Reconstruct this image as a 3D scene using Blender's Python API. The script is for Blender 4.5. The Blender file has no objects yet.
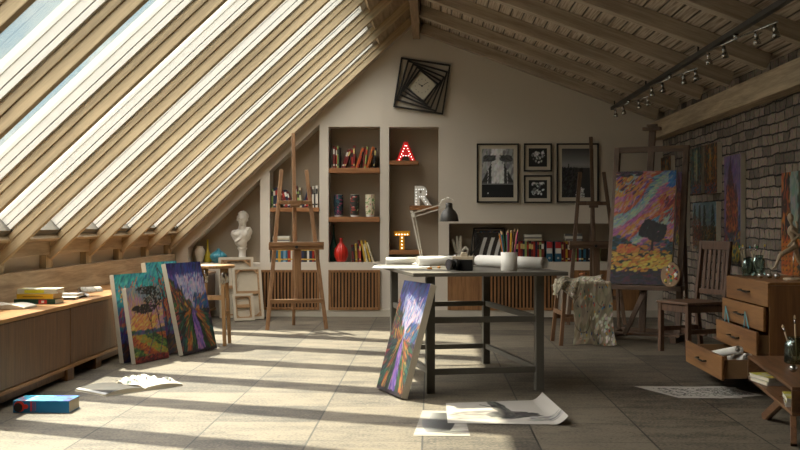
import bpy, bmesh, math, random
import numpy as np
from mathutils import Vector, Matrix, Euler
from mathutils.geometry import tessellate_polygon
PI = math.pi
C = bpy.context.scene.collection

# ---------------------------------------------------------------- camera, sky, sun, exposure
cam_d = bpy.data.cameras.new('camera'); cam_d.sensor_width = 36; cam_d.lens = 1065/800*36
cam_d.clip_start = .05; cam_d.clip_end = 500
cam = bpy.data.objects.new('camera', cam_d); C.objects.link(cam)
cam.location = (0, 0, 1.145)
cam.rotation_euler = (PI/2-math.atan(2.7/1065), 0, math.atan(30/1065))
bpy.context.scene.camera = cam

SUN = Vector((.35, -.553, -1))
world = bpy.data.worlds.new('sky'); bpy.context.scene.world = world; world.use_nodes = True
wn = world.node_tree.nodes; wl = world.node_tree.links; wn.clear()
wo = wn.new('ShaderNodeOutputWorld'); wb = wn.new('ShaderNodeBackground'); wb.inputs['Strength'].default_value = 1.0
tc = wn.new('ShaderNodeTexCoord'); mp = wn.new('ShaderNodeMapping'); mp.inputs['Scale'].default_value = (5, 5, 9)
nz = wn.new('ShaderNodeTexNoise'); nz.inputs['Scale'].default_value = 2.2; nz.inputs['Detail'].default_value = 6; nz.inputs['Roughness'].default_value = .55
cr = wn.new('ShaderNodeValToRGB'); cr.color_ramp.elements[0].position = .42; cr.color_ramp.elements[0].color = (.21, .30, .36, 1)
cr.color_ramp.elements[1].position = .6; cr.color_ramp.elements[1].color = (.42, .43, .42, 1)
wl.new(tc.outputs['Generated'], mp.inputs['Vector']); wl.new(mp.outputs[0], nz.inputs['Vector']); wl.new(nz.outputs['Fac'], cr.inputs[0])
# pale blue low sky; unseen high sky brightened to light the room
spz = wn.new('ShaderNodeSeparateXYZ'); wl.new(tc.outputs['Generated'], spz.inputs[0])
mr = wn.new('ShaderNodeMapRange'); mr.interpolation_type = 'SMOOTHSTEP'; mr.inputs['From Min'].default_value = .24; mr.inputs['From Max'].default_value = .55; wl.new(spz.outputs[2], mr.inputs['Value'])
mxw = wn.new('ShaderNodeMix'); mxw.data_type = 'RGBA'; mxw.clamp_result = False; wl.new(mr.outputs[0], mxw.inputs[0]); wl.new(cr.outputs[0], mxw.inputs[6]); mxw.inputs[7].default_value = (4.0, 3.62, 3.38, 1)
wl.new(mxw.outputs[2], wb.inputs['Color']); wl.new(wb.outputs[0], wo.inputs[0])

sd = bpy.data.lights.new('sun', 'SUN'); sd.energy = 7.6; sd.angle = .02; sd.color = (1, .87, .66)
so = bpy.data.objects.new('sun', sd); C.objects.link(so); so.rotation_euler = SUN.to_track_quat('-Z', 'Y').to_euler()
so.location = (-6, 16, 9)

vs = bpy.context.scene.view_settings
bpy.context.scene.display_settings.display_device = 'sRGB'
vs.view_transform = 'Standard'; vs.look = 'None'; vs.gamma = 1; vs.use_curve_mapping = False
vs.exposure = 1.1

# ---------------------------------------------------------------- helpers
def lin(c):
    if isinstance(c, str):
        c = [int(c[i:i+2], 16)/255 for i in (0, 2, 4)]
    return tuple((v/12.92 if v <= .04045 else ((v+.055)/1.055)**2.4) for v in c[:3])
def box(bm, c, s, rot=None, mi=0):
    vs_ = []
    for dx in (-.5, .5):
        for dy in (-.5, .5):
            for dz in (-.5, .5):
                v = Vector((dx*s[0], dy*s[1], dz*s[2]))
                if rot is not None: v = rot @ v
                vs_.append(bm.verts.new(v+Vector(c)))
    for f in ((0,1,3,2),(4,6,7,5),(0,4,5,1),(2,3,7,6),(0,2,6,4),(1,5,7,3)):
        fc = bm.faces.new([vs_[i] for i in f]); fc.material_index = mi
def bx(x0, x1, y0, y1, z0, z1, bm=None, mi=0):
    bm = bm or bmesh.new()
    box(bm, ((x0+x1)/2, (y0+y1)/2, (z0+z1)/2), (x1-x0, y1-y0, z1-z0), None, mi); return bm
def frame_of(d, up=(0,0,1)):
    d = Vector(d).normalized(); u = Vector(up)
    if abs(d.dot(u)) > .99: u = Vector((0,1,0))
    s = d.cross(u).normalized(); t = s.cross(d)
    return Matrix((s, d, t)).transposed()      # columns: side, along, up
def bar(bm, p, q, w, h=None, up=(0,0,1), mi=0):
    p = Vector(p); q = Vector(q)
    box(bm, (p+q)/2, (w, (q-p).length, h or w), frame_of(q-p, up), mi)
def tube(bm, p, q, r, r2=None, n=12, mi=0, cap=True, smooth=True):
    p = Vector(p); q = Vector(q); F = frame_of(q-p); r2 = r if r2 is None else r2
    a = []; b = []
    for i in range(n):
        t = 2*PI*i/n; o = F @ Vector((math.cos(t), 0, math.sin(t)))
        a.append(bm.verts.new(p+o*r)); b.append(bm.verts.new(q+o*r2))
    for i in range(n):
        j = (i+1) % n
        f = bm.faces.new((a[i], b[i], b[j], a[j])); f.smooth = smooth; f.material_index = mi
    if cap:
        f = bm.faces.new(a[::-1]); f.material_index = mi
        f = bm.faces.new(b); f.material_index = mi
def path(bm, pts, r, n=8, mi=0):
    for i in range(len(pts)-1): tube(bm, pts[i], pts[i+1], r, n=n, mi=mi)
def lathe(bm, prof, n=24, c=(0,0,0), mi=0, flute=0, fk=8):
    rings = []
    for r, z in prof:
        if r < 1e-5: rings.append([bm.verts.new((c[0], c[1], c[2]+z))])
        else: rings.append([bm.verts.new((c[0]+r*(1+flute*math.cos(fk*2*PI*i/n))*math.cos(2*PI*i/n), c[1]+r*(1+flute*math.cos(fk*2*PI*i/n))*math.sin(2*PI*i/n), c[2]+z)) for i in range(n)])
    for a, b in zip(rings, rings[1:]):
        for i in range(n):
            j = (i+1) % n
            if len(a) == 1 and len(b) == 1: continue
            vv = (a[0], b[j], b[i]) if len(a) == 1 else ((a[i], a[j], b[0]) if len(b) == 1 else (a[i], a[j], b[j], b[i]))
            f = bm.faces.new(vv); f.smooth = True; f.material_index = mi
def sphere(bm, c, r, s=(1,1,1), u=16, v=10, rot=None, mi=0):
    m = Matrix.Translation(Vector(c)) @ ((rot.to_4x4()) if rot is not None else Matrix()) @ Matrix.Diagonal((r*s[0], r*s[1], r*s[2], 1))
    ret = bmesh.ops.create_uvsphere(bm, u_segments=u, v_segments=v, radius=1, matrix=m)
    for vv in ret['verts']:
        for f in vv.link_faces: f.smooth = True; f.material_index = mi
def prism(bm, pts, d0, d1, axis='Y', mi=0):
    """extrude a 2-D outline (any winding) between d0 and d1 along an axis"""
    def P(a, b, d): return {'Y': (a, d, b), 'X': (d, a, b), 'Z': (a, b, d)}[axis]
    A = [bm.verts.new(P(a, b, d0)) for a, b in pts]; B = [bm.verts.new(P(a, b, d1)) for a, b in pts]
    n = len(pts); fs = []
    for i in range(n): fs.append(bm.faces.new((A[i], A[(i+1) % n], B[(i+1) % n], B[i])))
    fs.append(bm.faces.new(A[::-1])); fs.append(bm.faces.new(B))
    for f in fs: f.material_index = mi
def obj(name, bm, mats, parent=None, bevel=0, loc=None, rot=None, fix=True):
    if fix: bmesh.ops.recalc_face_normals(bm, faces=bm.faces[:])
    me = bpy.data.meshes.new(name); bm.to_mesh(me); bm.free()
    for m in (mats if isinstance(mats, (list, tuple)) else [mats]): me.materials.append(m)
    o = bpy.data.objects.new(name, me); C.objects.link(o)
    if parent: o.parent = parent
    if loc is not None: o.location = loc
    if rot is not None: o.rotation_euler = rot
    if bevel:
        b = o.modifiers.new('bevel', 'BEVEL'); b.width = bevel; b.segments = 2; b.limit_method = 'ANGLE'; b.angle_limit = .7
    return o
def thing(name, label, cat, loc=(0,0,0), rot=0, group=None):
    o = bpy.data.objects.new(name, None); C.objects.link(o); o.empty_display_size = .1
    o.location = loc; o.rotation_euler = rot if isinstance(rot, (tuple, Euler)) else (0, 0, rot)
    o['label'] = label; o['category'] = cat
    if group: o['group'] = group
    return o
def tag(o, label, cat, group=None):
    o['label'] = label; o['category'] = cat
    if group: o['group'] = group
    return o
def struct(name, bm, m, loc=None, rot=None, bevel=0, fix=True):
    o = obj(name, bm, m, None, bevel, loc, rot, fix); o['kind'] = 'structure'; return o
def dup(root, loc, rot, label, group=None):
    r = root.copy(); C.objects.link(r); r.location = loc
    r.rotation_euler = rot if isinstance(rot, (tuple, Euler)) else (0, 0, rot)
    r['label'] = label
    if group: r['group'] = group
    for ch in list(root.children):
        c = ch.copy(); C.objects.link(c); c.parent = r
        for g in ch.children:
            d = g.copy(); C.objects.link(d); d.parent = c
    return r

# ---------------------------------------------------------------- materials
_m = {}
def pm(name):
    m = bpy.data.materials.new(name); m.use_nodes = True; nt = m.node_tree
    return m, nt, nt.nodes['Principled BSDF']
def plain(col, rough=.6, metal=0, spec=.5, name='paint', noise=.06, emis=0):
    key = (col, rough, metal, name, emis)
    if key in _m: return _m[key]
    m, nt, b = pm(name+'_'+str(col)); c = lin(col)
    b.inputs['Roughness'].default_value = rough; b.inputs['Metallic'].default_value = metal; b.inputs['Specular IOR Level'].default_value = spec
    t = nt.nodes.new('ShaderNodeTexCoord'); n = nt.nodes.new('ShaderNodeTexNoise'); n.inputs['Scale'].default_value = 25; n.inputs['Detail'].default_value = 3
    mx = nt.nodes.new('ShaderNodeMix'); mx.data_type = 'RGBA'
    mx.inputs[6].default_value = tuple(v*(1-noise) for v in c)+(1,); mx.inputs[7].default_value = tuple(min(1, v*(1+noise)) for v in c)+(1,)
    nt.links.new(t.outputs['Object'], n.inputs['Vector']); nt.links.new(n.outputs['Fac'], mx.inputs[0]); nt.links.new(mx.outputs[2], b.inputs['Base Color'])
    if emis:
        b.inputs['Emission Color'].default_value = c+(1,); b.inputs['Emission Strength'].default_value = emis
    _m[key] = m; return m
def wood(c1, c2, axis='X', sc=1.0, rough=.5, bump=.15, rot=None, ring=6, name='wood'):
    key = (c1, c2, axis, sc, rough, name, rot)
    if key in _m: return _m[key]
    m, nt, b = pm(name+'_'+axis); N = nt.nodes; L = nt.links
    t = N.new('ShaderNodeTexCoord'); mp = N.new('ShaderNodeMapping')
    s = [14*sc]*3; s['XYZ'.index(axis)] = .9*sc; mp.inputs['Scale'].default_value = s
    n = N.new('ShaderNodeTexNoise'); n.inputs['Scale'].default_value = 1.6; n.inputs['Detail'].default_value = 5; n.inputs['Roughness'].default_value = .6; n.inputs['Distortion'].default_value = .6
    n2 = N.new('ShaderNodeTexNoise'); n2.inputs['Scale'].default_value = 9; n2.inputs['Detail'].default_value = 3
    r = N.new('ShaderNodeValToRGB'); r.color_ramp.elements[0].position = .32; r.color_ramp.elements[1].position = .68
    r.color_ramp.elements[0].color = lin(c1)+(1,); r.color_ramp.elements[1].color = lin(c2)+(1,)
    ad = N.new('ShaderNodeMath'); ad.operation = 'MULTIPLY_ADD'; ad.inputs[1].default_value = .3
    L.new(t.outputs['Object'], mp.inputs['Vector']); L.new(mp.outputs[0], n.inputs['Vector']); L.new(mp.outputs[0], n2.inputs['Vector'])
    sb = N.new('ShaderNodeMath'); sb.operation = 'SUBTRACT'; sb.inputs[1].default_value = .5
    L.new(n2.outputs['Fac'], sb.inputs[0]); L.new(sb.outputs[0], ad.inputs[0]); L.new(n.outputs['Fac'], ad.inputs[2])
    L.new(ad.outputs[0], r.inputs[0]); L.new(r.outputs[0], b.inputs['Base Color'])
    bp = N.new('ShaderNodeBump'); bp.inputs['Strength'].default_value = bump; bp.inputs['Distance'].default_value = .01
    L.new(ad.outputs[0], bp.inputs['Height']); L.new(bp.outputs[0], b.inputs['Normal'])
    b.inputs['Roughness'].default_value = rough
    _m[key] = m; return m
def glass(col='DDEBE8', fac=.12, name='glass'):
    key = ('glass', col, fac)
    if key in _m: return _m[key]
    m = bpy.data.materials.new(name); m.use_nodes = True; nt = m.node_tree; nt.nodes.clear(); N = nt.nodes
    o = N.new('ShaderNodeOutputMaterial'); mx = N.new('ShaderNodeMixShader'); t = N.new('ShaderNodeBsdfTransparent'); g = N.new('ShaderNodeBsdfGlossy')
    t.inputs[0].default_value = lin(col)+(1,); g.inputs['Roughness'].default_value = .04; g.inputs[0].default_value = (.9, .95, .95, 1)
    fr = N.new('ShaderNodeFresnel'); fr.inputs[0].default_value = 1.45
    mu = N.new('ShaderNodeMath'); mu.operation = 'MULTIPLY'; mu.inputs[1].default_value = fac*8; mu.use_clamp = True
    nt.links.new(fr.outputs[0], mu.inputs[0]); nt.links.new(mu.outputs[0], mx.inputs[0]); nt.links.new(t.outputs[0], mx.inputs[1]); nt.links.new(g.outputs[0], mx.inputs[2]); nt.links.new(mx.outputs[0], o.inputs[0])
    _m[key] = m; return m

# plaster
def plaster(c, name, var=.05, bump=.12):
    m, nt, b = pm(name); N = nt.nodes; L = nt.links
    t = N.new('ShaderNodeTexCoord'); n = N.new('ShaderNodeTexNoise'); n.inputs['Scale'].default_value = 14; n.inputs['Detail'].default_value = 8
    n2 = N.new('ShaderNodeTexNoise'); n2.inputs['Scale'].default_value = 1.3; n2.inputs['Detail'].default_value = 4
    mx = N.new('ShaderNodeMix'); mx.data_type = 'RGBA'; cc = lin(c)
    mx.inputs[6].default_value = tuple(v*(1-var) for v in cc)+(1,); mx.inputs[7].default_value = tuple(v*(1+var) for v in cc)+(1,)
    L.new(t.outputs['Object'], n.inputs['Vector']); L.new(t.outputs['Object'], n2.inputs['Vector']); L.new(n2.outputs['Fac'], mx.inputs[0]); L.new(mx.outputs[2], b.inputs['Base Color'])
    bp = N.new('ShaderNodeBump'); bp.inputs['Strength'].default_value = bump; bp.inputs['Distance'].default_value = .01
    L.new(n.outputs['Fac'], bp.inputs['Height']); L.new(bp.outputs[0], b.inputs['Normal']); b.inputs['Roughness'].default_value = .85
    return m
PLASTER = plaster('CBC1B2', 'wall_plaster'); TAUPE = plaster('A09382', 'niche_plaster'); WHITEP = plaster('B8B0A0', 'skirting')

# floor tiles, 0.6 m across, 0.524 m deep, dark joints
def floor_mat():
    m, nt, b = pm('stone_tiles'); N = nt.nodes; L = nt.links
    g = N.new('ShaderNodeNewGeometry'); sp = N.new('ShaderNodeSeparateXYZ'); L.new(g.outputs['Position'], sp.inputs[0])
    def joint(out, period, off, w):
        a = N.new('ShaderNodeMath'); a.operation = 'ADD'; a.inputs[1].default_value = off+100*period; L.new(out, a.inputs[0])
        d = N.new('ShaderNodeMath'); d.operation = 'DIVIDE'; d.inputs[1].default_value = period; L.new(a.outputs[0], d.inputs[0])
        fr = N.new('ShaderNodeMath'); fr.operation = 'FRACT'; L.new(d.outputs[0], fr.inputs[0])
        fl = N.new('ShaderNodeMath'); fl.operation = 'FLOOR'; L.new(d.outputs[0], fl.inputs[0])
        s = N.new('ShaderNodeMath'); s.operation = 'SUBTRACT'; s.inputs[1].default_value = .5; L.new(fr.outputs[0], s.inputs[0])
        ab = N.new('ShaderNodeMath'); ab.operation = 'ABSOLUTE'; L.new(s.outputs[0], ab.inputs[0])
        gt = N.new('ShaderNodeMath'); gt.operation = 'GREATER_THAN'; gt.inputs[1].default_value = .5-w/period/2; L.new(ab.outputs[0], gt.inputs[0])
        return gt.outputs[0], fl.outputs[0]
    jx, fx = joint(sp.outputs[0], .6, .04, .010); jy, fy = joint(sp.outputs[1], .524, JY, .010)
    jyw = N.new('ShaderNodeMath'); jyw.operation = 'MULTIPLY'; jyw.inputs[1].default_value = .7; L.new(jy, jyw.inputs[0])
    mxj = N.new('ShaderNodeMath'); mxj.operation = 'MAXIMUM'; L.new(jx, mxj.inputs[0]); L.new(jyw.outputs[0], mxj.inputs[1])
    cb = N.new('ShaderNodeCombineXYZ'); L.new(fx, cb.inputs[0]); L.new(fy, cb.inputs[1])
    wn_ = N.new('ShaderNodeTexWhiteNoise'); L.new(cb.outputs[0], wn_.inputs['Vector'])
    mpp = N.new('ShaderNodeMapping'); mpp.inputs['Scale'].default_value = (1, 2.2, 1); L.new(g.outputs['Position'], mpp.inputs[0])
    n = N.new('ShaderNodeTexNoise'); n.inputs['Scale'].default_value = 3.2; n.inputs['Detail'].default_value = 9; n.inputs['Roughness'].default_value = .68; L.new(mpp.outputs[0], n.inputs['Vector'])
    n2 = N.new('ShaderNodeTexNoise'); n2.inputs['Scale'].default_value = 60; n2.inputs['Detail'].default_value = 5; L.new(g.outputs['Position'], n2.inputs['Vector'])
    r = N.new('ShaderNodeValToRGB'); e = r.color_ramp.elements; e[0].position = .34; e[0].color = lin('322D26')+(1,); e[1].position = .66; e[1].color = lin('6A6152')+(1,)
    a1 = N.new('ShaderNodeMath'); a1.operation = 'MULTIPLY_ADD'; a1.inputs[1].default_value = .22; L.new(wn_.outputs[0], a1.inputs[0])
    a2 = N.new('ShaderNodeMath'); a2.operation = 'MULTIPLY_ADD'; a2.inputs[1].default_value = 1.0; a2.inputs[2].default_value = -.58; L.new(n2.outputs['Fac'], a2.inputs[0])
    a3 = N.new('ShaderNodeMath'); a3.operation = 'ADD'; L.new(n.outputs['Fac'], a3.inputs[0]); L.new(a2.outputs[0], a3.inputs[1]); L.new(a3.outputs[0], a1.inputs[2])
    L.new(a1.outputs[0], r.inputs[0])
    mx = N.new('ShaderNodeMix'); mx.data_type = 'RGBA'; L.new(mxj.outputs[0], mx.inputs[0]); L.new(r.outputs[0], mx.inputs[6]); mx.inputs[7].default_value = lin('1E1B17')+(1,)
    L.new(mx.outputs[2], b.inputs['Base Color'])
    bp = N.new('ShaderNodeBump'); bp.inputs['Strength'].default_value = .35; bp.inputs['Distance'].default_value = .004; L.new(a3.outputs[0], bp.inputs['Height']); L.new(bp.outputs[0], b.inputs['Normal'])
    b.inputs['Roughness'].default_value = .55
    return m
def brick_mat():
    m, nt, b = pm('stone_bricks'); N = nt.nodes; L = nt.links
    g = N.new('ShaderNodeNewGeometry'); sp = N.new('ShaderNodeSeparateXYZ'); L.new(g.outputs['Position'], sp.inputs[0])
    cb = N.new('ShaderNodeCombineXYZ'); L.new(sp.outputs[1], cb.inputs[0]); L.new(sp.outputs[2], cb.inputs[1])
    n = N.new('ShaderNodeTexNoise'); n.inputs['Scale'].default_value = 5.5; n.inputs['Detail'].default_value = 4; L.new(cb.outputs[0], n.inputs['Vector'])
    sc = N.new('ShaderNodeVectorMath'); sc.operation = 'MULTIPLY_ADD'; sc.inputs[1].default_value = (.16, .05, 0); L.new(n.outputs['Color'], sc.inputs[0]); L.new(cb.outputs[0], sc.inputs[2])
    br = N.new('ShaderNodeTexBrick'); br.offset = .37; br.offset_frequency = 2; br.squash = .62; br.squash_frequency = 3
    br.inputs['Color1'].default_value = lin('907A64')+(1,); br.inputs['Color2'].default_value = lin('4E4236')+(1,); br.inputs['Mortar'].default_value = lin('2A231D')+(1,)
    br.inputs['Scale'].default_value = 1; br.inputs['Mortar Size'].default_value = .009; br.inputs['Mortar Smooth'].default_value = .7
    br.inputs['Brick Width'].default_value = .22; br.inputs['Row Height'].default_value = .086; br.inputs['Bias'].default_value = -.25
    L.new(sc.outputs[0], br.inputs['Vector'])
    n2 = N.new('ShaderNodeTexNoise'); n2.inputs['Scale'].default_value = 30; n2.inputs['Detail'].default_value = 6; L.new(g.outputs['Position'], n2.inputs['Vector'])
    mx = N.new('ShaderNodeMix'); mx.data_type = 'RGBA'; mx.blend_type = 'OVERLAY'; mx.inputs[0].default_value = .6; L.new(br.outputs['Color'], mx.inputs[6]); L.new(n2.outputs['Color'], mx.inputs[7])
    hs = N.new('ShaderNodeHueSaturation'); hs.inputs['Saturation'].default_value = .75; L.new(mx.outputs[2], hs.inputs['Color'])
    L.new(hs.outputs[0], b.inputs['Base Color'])
    h = N.new('ShaderNodeMath'); h.operation = 'MULTIPLY_ADD'; h.inputs[1].default_value = -1; L.new(br.outputs['Fac'], h.inputs[0]); L.new(n2.outputs['Fac'], h.inputs[2])
    bp = N.new('ShaderNodeBump'); bp.inputs['Strength'].default_value = .9; bp.inputs['Distance'].default_value = .02; L.new(h.outputs[0], bp.inputs['Height']); L.new(bp.outputs[0], b.inputs['Normal'])
    b.inputs['Roughness'].default_value = .9
    return m
def reed_mat():
    m, nt, b = pm('rough_ceiling_boards'); N = nt.nodes; L = nt.links
    t = N.new('ShaderNodeTexCoord'); mp = N.new('ShaderNodeMapping'); mp.inputs['Scale'].default_value = (1, .035, 1); L.new(t.outputs['Object'], mp.inputs[0])
    n = N.new('ShaderNodeTexNoise'); n.inputs['Scale'].default_value = 55; n.inputs['Detail'].default_value = 3; L.new(mp.outputs[0], n.inputs['Vector'])
    mp2 = N.new('ShaderNodeMapping'); mp2.inputs['Scale'].default_value = (1, .02, 1); L.new(t.outputs['Object'], mp2.inputs[0])
    w = N.new('ShaderNodeTexWave'); w.wave_type = 'BANDS'; w.bands_direction = 'X'; w.inputs['Scale'].default_value = 2.6; w.inputs['Distortion'].default_value = .15; w.inputs['Detail'].default_value = 1; L.new(mp2.outputs[0], w.inputs['Vector'])
    r2 = N.new('ShaderNodeValToRGB'); r2.color_ramp.elements[0].position = .0; r2.color_ramp.elements[0].color = (0, 0, 0, 1); r2.color_ramp.elements[1].position = .06; r2.color_ramp.elements[1].color = (1, 1, 1, 1)
    L.new(w.outputs['Fac'], r2.inputs[0])
    r = N.new('ShaderNodeValToRGB'); r.color_ramp.elements[0].position = .36; r.color_ramp.elements[0].color = lin('8A7864')+(1,); r.color_ramp.elements[1].position = .58; r.color_ramp.elements[1].color = lin('BFAF9A')+(1,)
    L.new(n.outputs['Fac'], r.inputs[0])
    mx = N.new('ShaderNodeMix'); mx.data_type = 'RGBA'; mx.blend_type = 'MULTIPLY'; mx.inputs[0].default_value = .85; L.new(r.outputs[0], mx.inputs[6]); L.new(r2.outputs[0], mx.inputs[7])
    L.new(mx.outputs[2], b.inputs['Base Color'])
    h = N.new('ShaderNodeMath'); h.operation = 'ADD'; L.new(n.outputs['Fac'], h.inputs[0]); L.new(r2.outputs[0], h.inputs[1])
    bp = N.new('ShaderNodeBump'); bp.inputs['Strength'].default_value = .8; bp.inputs['Distance'].default_value = .012; L.new(h.outputs[0], bp.inputs['Height']); L.new(bp.outputs[0], b.inputs['Normal'])
    b.inputs['Roughness'].default_value = .8
    return m

JY = .2
OAK_X = wood('988568', 'C8B28C', 'X', .8, .6, name='oak'); OAK_Y = wood('8E7A60', 'C2AC8C', 'Y', .8, .6, name='oak'); OAK_Z = wood('988568', 'C8B28C', 'Z', .8, .6, name='oak')
JOIST = wood('94846F', 'BCAD98', 'X', 1.1, .7, name='joist_oak')
SIDEW = wood('4C3119', '704D2C', 'Z', 1.6, .42, name='sideboard_wood'); SIDET = wood('7A5028', 'A87A44', 'Y', 1.2, .35, name='sideboard_top')
SHELFW = wood('7A4E2C', 'A8754A', 'X', 1.4, .45, name='shelf_wood')
EASEL = wood('6E4C30', '95704C', 'Z', 1.6, .5, name='easel_wood'); EASELX = wood('6E4C30', '95704C', 'X', 1.6, .5, name='easel_wood')
DARKE = wood('4E3A2B', '6E5642', 'Z', 1.6, .55, name='dark_easel_wood'); DARKEX = wood('4E3A2B', '6E5642', 'X', 1.6, .55, name='dark_easel_wood')
CHESTW = wood('6A4527', '93693F', 'Y', .9, .4, name='chest_wood'); CHESTZ = wood('6A4527', '8C633C', 'Z', .9, .4, name='chest_wood')
GREYT = plain('605B52', .45, 0, name='grey_lacquer'); GREYT2 = plain('56524A', .5, 0, name='grey_lacquer')
WHITE = plain('DCD8CE', .5, name='white_lacquer'); CREAM = plain('CFC7B4', .8, name='canvas_cloth')
PAPER = plain('D9D5CC', .8, name='paper'); BLACK = plain('161412', .5, name='black'); DARKM = plain('2B2825', .4, .3, name='dark_metal')
CHROME = plain('B8B6B2', .22, 1, name='chrome'); PAGES = plain('CFC6B0', .85, name='pages'); MARBLE = plain('D8D2C6', .45, name='plaster_cast')
# ================================================================= ROOM
YB = 12.9; S0 = (-3.1, .85); M = .924; AL = math.atan(M)
def roofz(X): return .85+M*(X+3.1)
bm = bmesh.new(); bx(-3.4, 3.0, -1.6, 13.3, -.1, 0, bm); struct('floor', bm, floor_mat())

# photo-measured outlines on the back wall, converted to metres with the camera maths of the room
FY, HC, VX, VY = 1065.0, 1.145, 430.0, 222.3
def wx(x, Y=YB): return (x-VX)*Y/FY
def wz(y, Y=YB): return HC-(y-VY)*Y/FY
N1 = [(186.5,263.5),(259.6,263.5),(259.6,178.7),(186.5,247.8)]
N2 = [(269.2,262.3),(319.2,262.3),(319.2,124.2),(269.2,170.6)]
N3 = [(328.3,262.3),(380,262.3),(380,126.6),(328.3,126.6)]
N4 = [(389,262.3),(438.6,262.3),(438.6,127),(389,127)]
N5 = [(449,261.8),(638,261.8),(638,223.4),(449,223.4)]
niches = [[(wx(a), wz(b)) for a, b in n] for n in (N1, N2, N3, N4, N5)]
outer = [(-3.4, 0), (3.0, 0), (3.0, 2.5), (-.2, 3.68), (-3.4, .7)]
polys = [[Vector((a, b, 0)) for a, b in outer]]+[[Vector((a, b, 0)) for a, b in n] for n in niches]
flat = [p for pl in polys for p in pl]
bm = bmesh.new(); vv = [bm.verts.new((p.x, YB, p.y)) for p in flat]
for t in tessellate_polygon(polys): bm.faces.new([vv[i] for i in t])
DN = .3
for n in niches:                                  # reveals and backs
    A = [bm.verts.new((a, YB, b)) for a, b in n]; B = [bm.verts.new((a, YB+DN, b)) for a, b in n]
    for i in range(4): bm.faces.new((A[i], B[i], B[(i+1) % 4], A[(i+1) % 4]))
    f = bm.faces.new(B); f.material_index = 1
bx(-3.4, 3.0, YB+DN+.01, YB+DN+.1, 0, 3.6, bm)
bmesh.ops.remove_doubles(bm, verts=bm.verts[:], dist=1e-5)
struct('wall_back', bm, [PLASTER, TAUPE])
bm = bmesh.new(); bx(-2.55, 2.8, YB-.015, YB+.005, 0, .085, bm); struct('baseboard_back', bm, WHITEP, bevel=.003)
bm = bmesh.new(); bx(-3.4, 3.0, -1.7, -1.6, 0, 3.8, bm); struct('wall_front', bm, PLASTER)
bm = bmesh.new(); bx(2.8, 2.95, -1.6, 13.3, 0, 2.75, bm); struct('wall_right', bm, brick_mat())
bm = bmesh.new(); bx(-3.3, -3.2, -1.6, 12.9, 0, 1.12, bm); struct('wall_left', bm, PLASTER)
bm = bmesh.new(); bx(-3.2, -3.1, -1.6, 12.895, .552, .765, bm); struct('trim_1', bm, OAK_Y, bevel=.004)
bm = bmesh.new(); bx(2.65, 2.8, -1.6, 12.895, 2.137, 2.335, bm); struct('trim_2', bm, OAK_Y, bevel=.006)
bm = bmesh.new(); bx(-.208, -.12, -1.6, 12.895, 3.36, 3.7, bm); struct('trim_3', bm, wood('7C664D', 'A58B6C', 'Y', .8, .6, name='ridge_oak'), bevel=.004)

# left roof slope: rafters, posts, skylights (local x runs up the slope, local z out of the roof)
LS = 2.9/math.cos(AL); RW = .06; PW = .14; RY = [8.645+1.018*k for k in range(-6, 5)]
tn = 4
SL_ROT = (0, -AL, 0)
def slope_obj(name, bm, m, y, **k): return struct(name, bm, m, loc=(S0[0], y, S0[1]), rot=SL_ROT, **k)
for i, y in enumerate(RY):
    bm = bmesh.new()
    bx(-.02, LS, 0, RW, 0, .07, bm)                         # lower beam
    bx(-.02, LS, -.012, RW+.012, .07, .115, bm)             # stepped lining on top of it
    slope_obj('trim_%d' % tn, bm, OAK_X, y, bevel=.005); tn += 1
    bm = bmesh.new(); bx(-3.2, -3.14, y-.01, min(y+PW, 12.895), .765, .885, bm); struct('trim_%d' % tn, bm, OAK_Z, bevel=.003); tn += 1
FRN0, FRN1 = .128, .24
U0, U1 = .17, 3.47
wi = 1
for i in range(1, len(RY)-1):
    ya = RY[i]+RW; yb = RY[i+1]; m_ = yb-ya
    # window: white frame, with a dark seal line in it, and the pane
    root = slope_obj('window_%d' % wi, bx(U0-.02, U0+.05, .0, m_, FRN0-.01, FRN1+.02), plain('57524A', .5, name='grey_rail'), ya)   # bottom rail
    bm = bmesh.new()
    for (a, b_) in ((0, .03), (m_-.03, m_)):
        bx(U0, U1, a, b_, FRN0, FRN0+.035, bm); bx(U0, U1, 0 if a == 0 else m_-.035, .20 if a == 0 else m_, FRN1-.02, FRN1+.02, bm); bx(U0, U1, a+(.006 if a == 0 else 0), b_-(.006 if a else 0)+(0 if a else 0), FRN0+.041, FRN1, bm)  # wide near-side strip, hidden behind the rafter, added to broaden the shadow stripes
        bx(U0, U1, a+(0 if a == 0 else .008), b_-(.008 if a == 0 else 0), FRN0+.03, FRN0+.045, bm, 1)
    bx(U1-.06, U1, .0, m_, FRN0, FRN1, bm)
    f = obj('window_frame', bm, [WHITE, DARKM], root, .002); f.parent = root
    bm = bx(U0, U1, .02, m_-.02, FRN1+.003, FRN1+.011); obj('pane', bm, glass('F4F8F8', .05, 'window_glass'), root)
    wi += 1
    # boards closing the slope above and below the opening, and the sill
    bm = bmesh.new(); bx(-.06, U0-.005, 0, m_, .13, .19, bm); bx(U1+.004, LS+.1, 0, m_, .08, .14, bm)
    bx(U0-.035, U0-.005, .002, m_-.002, .075, .13, bm)
    slope_obj('trim_%d' % tn, bm, OAK_Y, ya); tn += 1
    bm = bmesh.new(); bx(-3.195, -3.11, ya-.0, yb, .88, 1.01, bm); struct('trim_%d' % tn, bm, OAK_Y, bevel=.004); tn += 1
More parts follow.
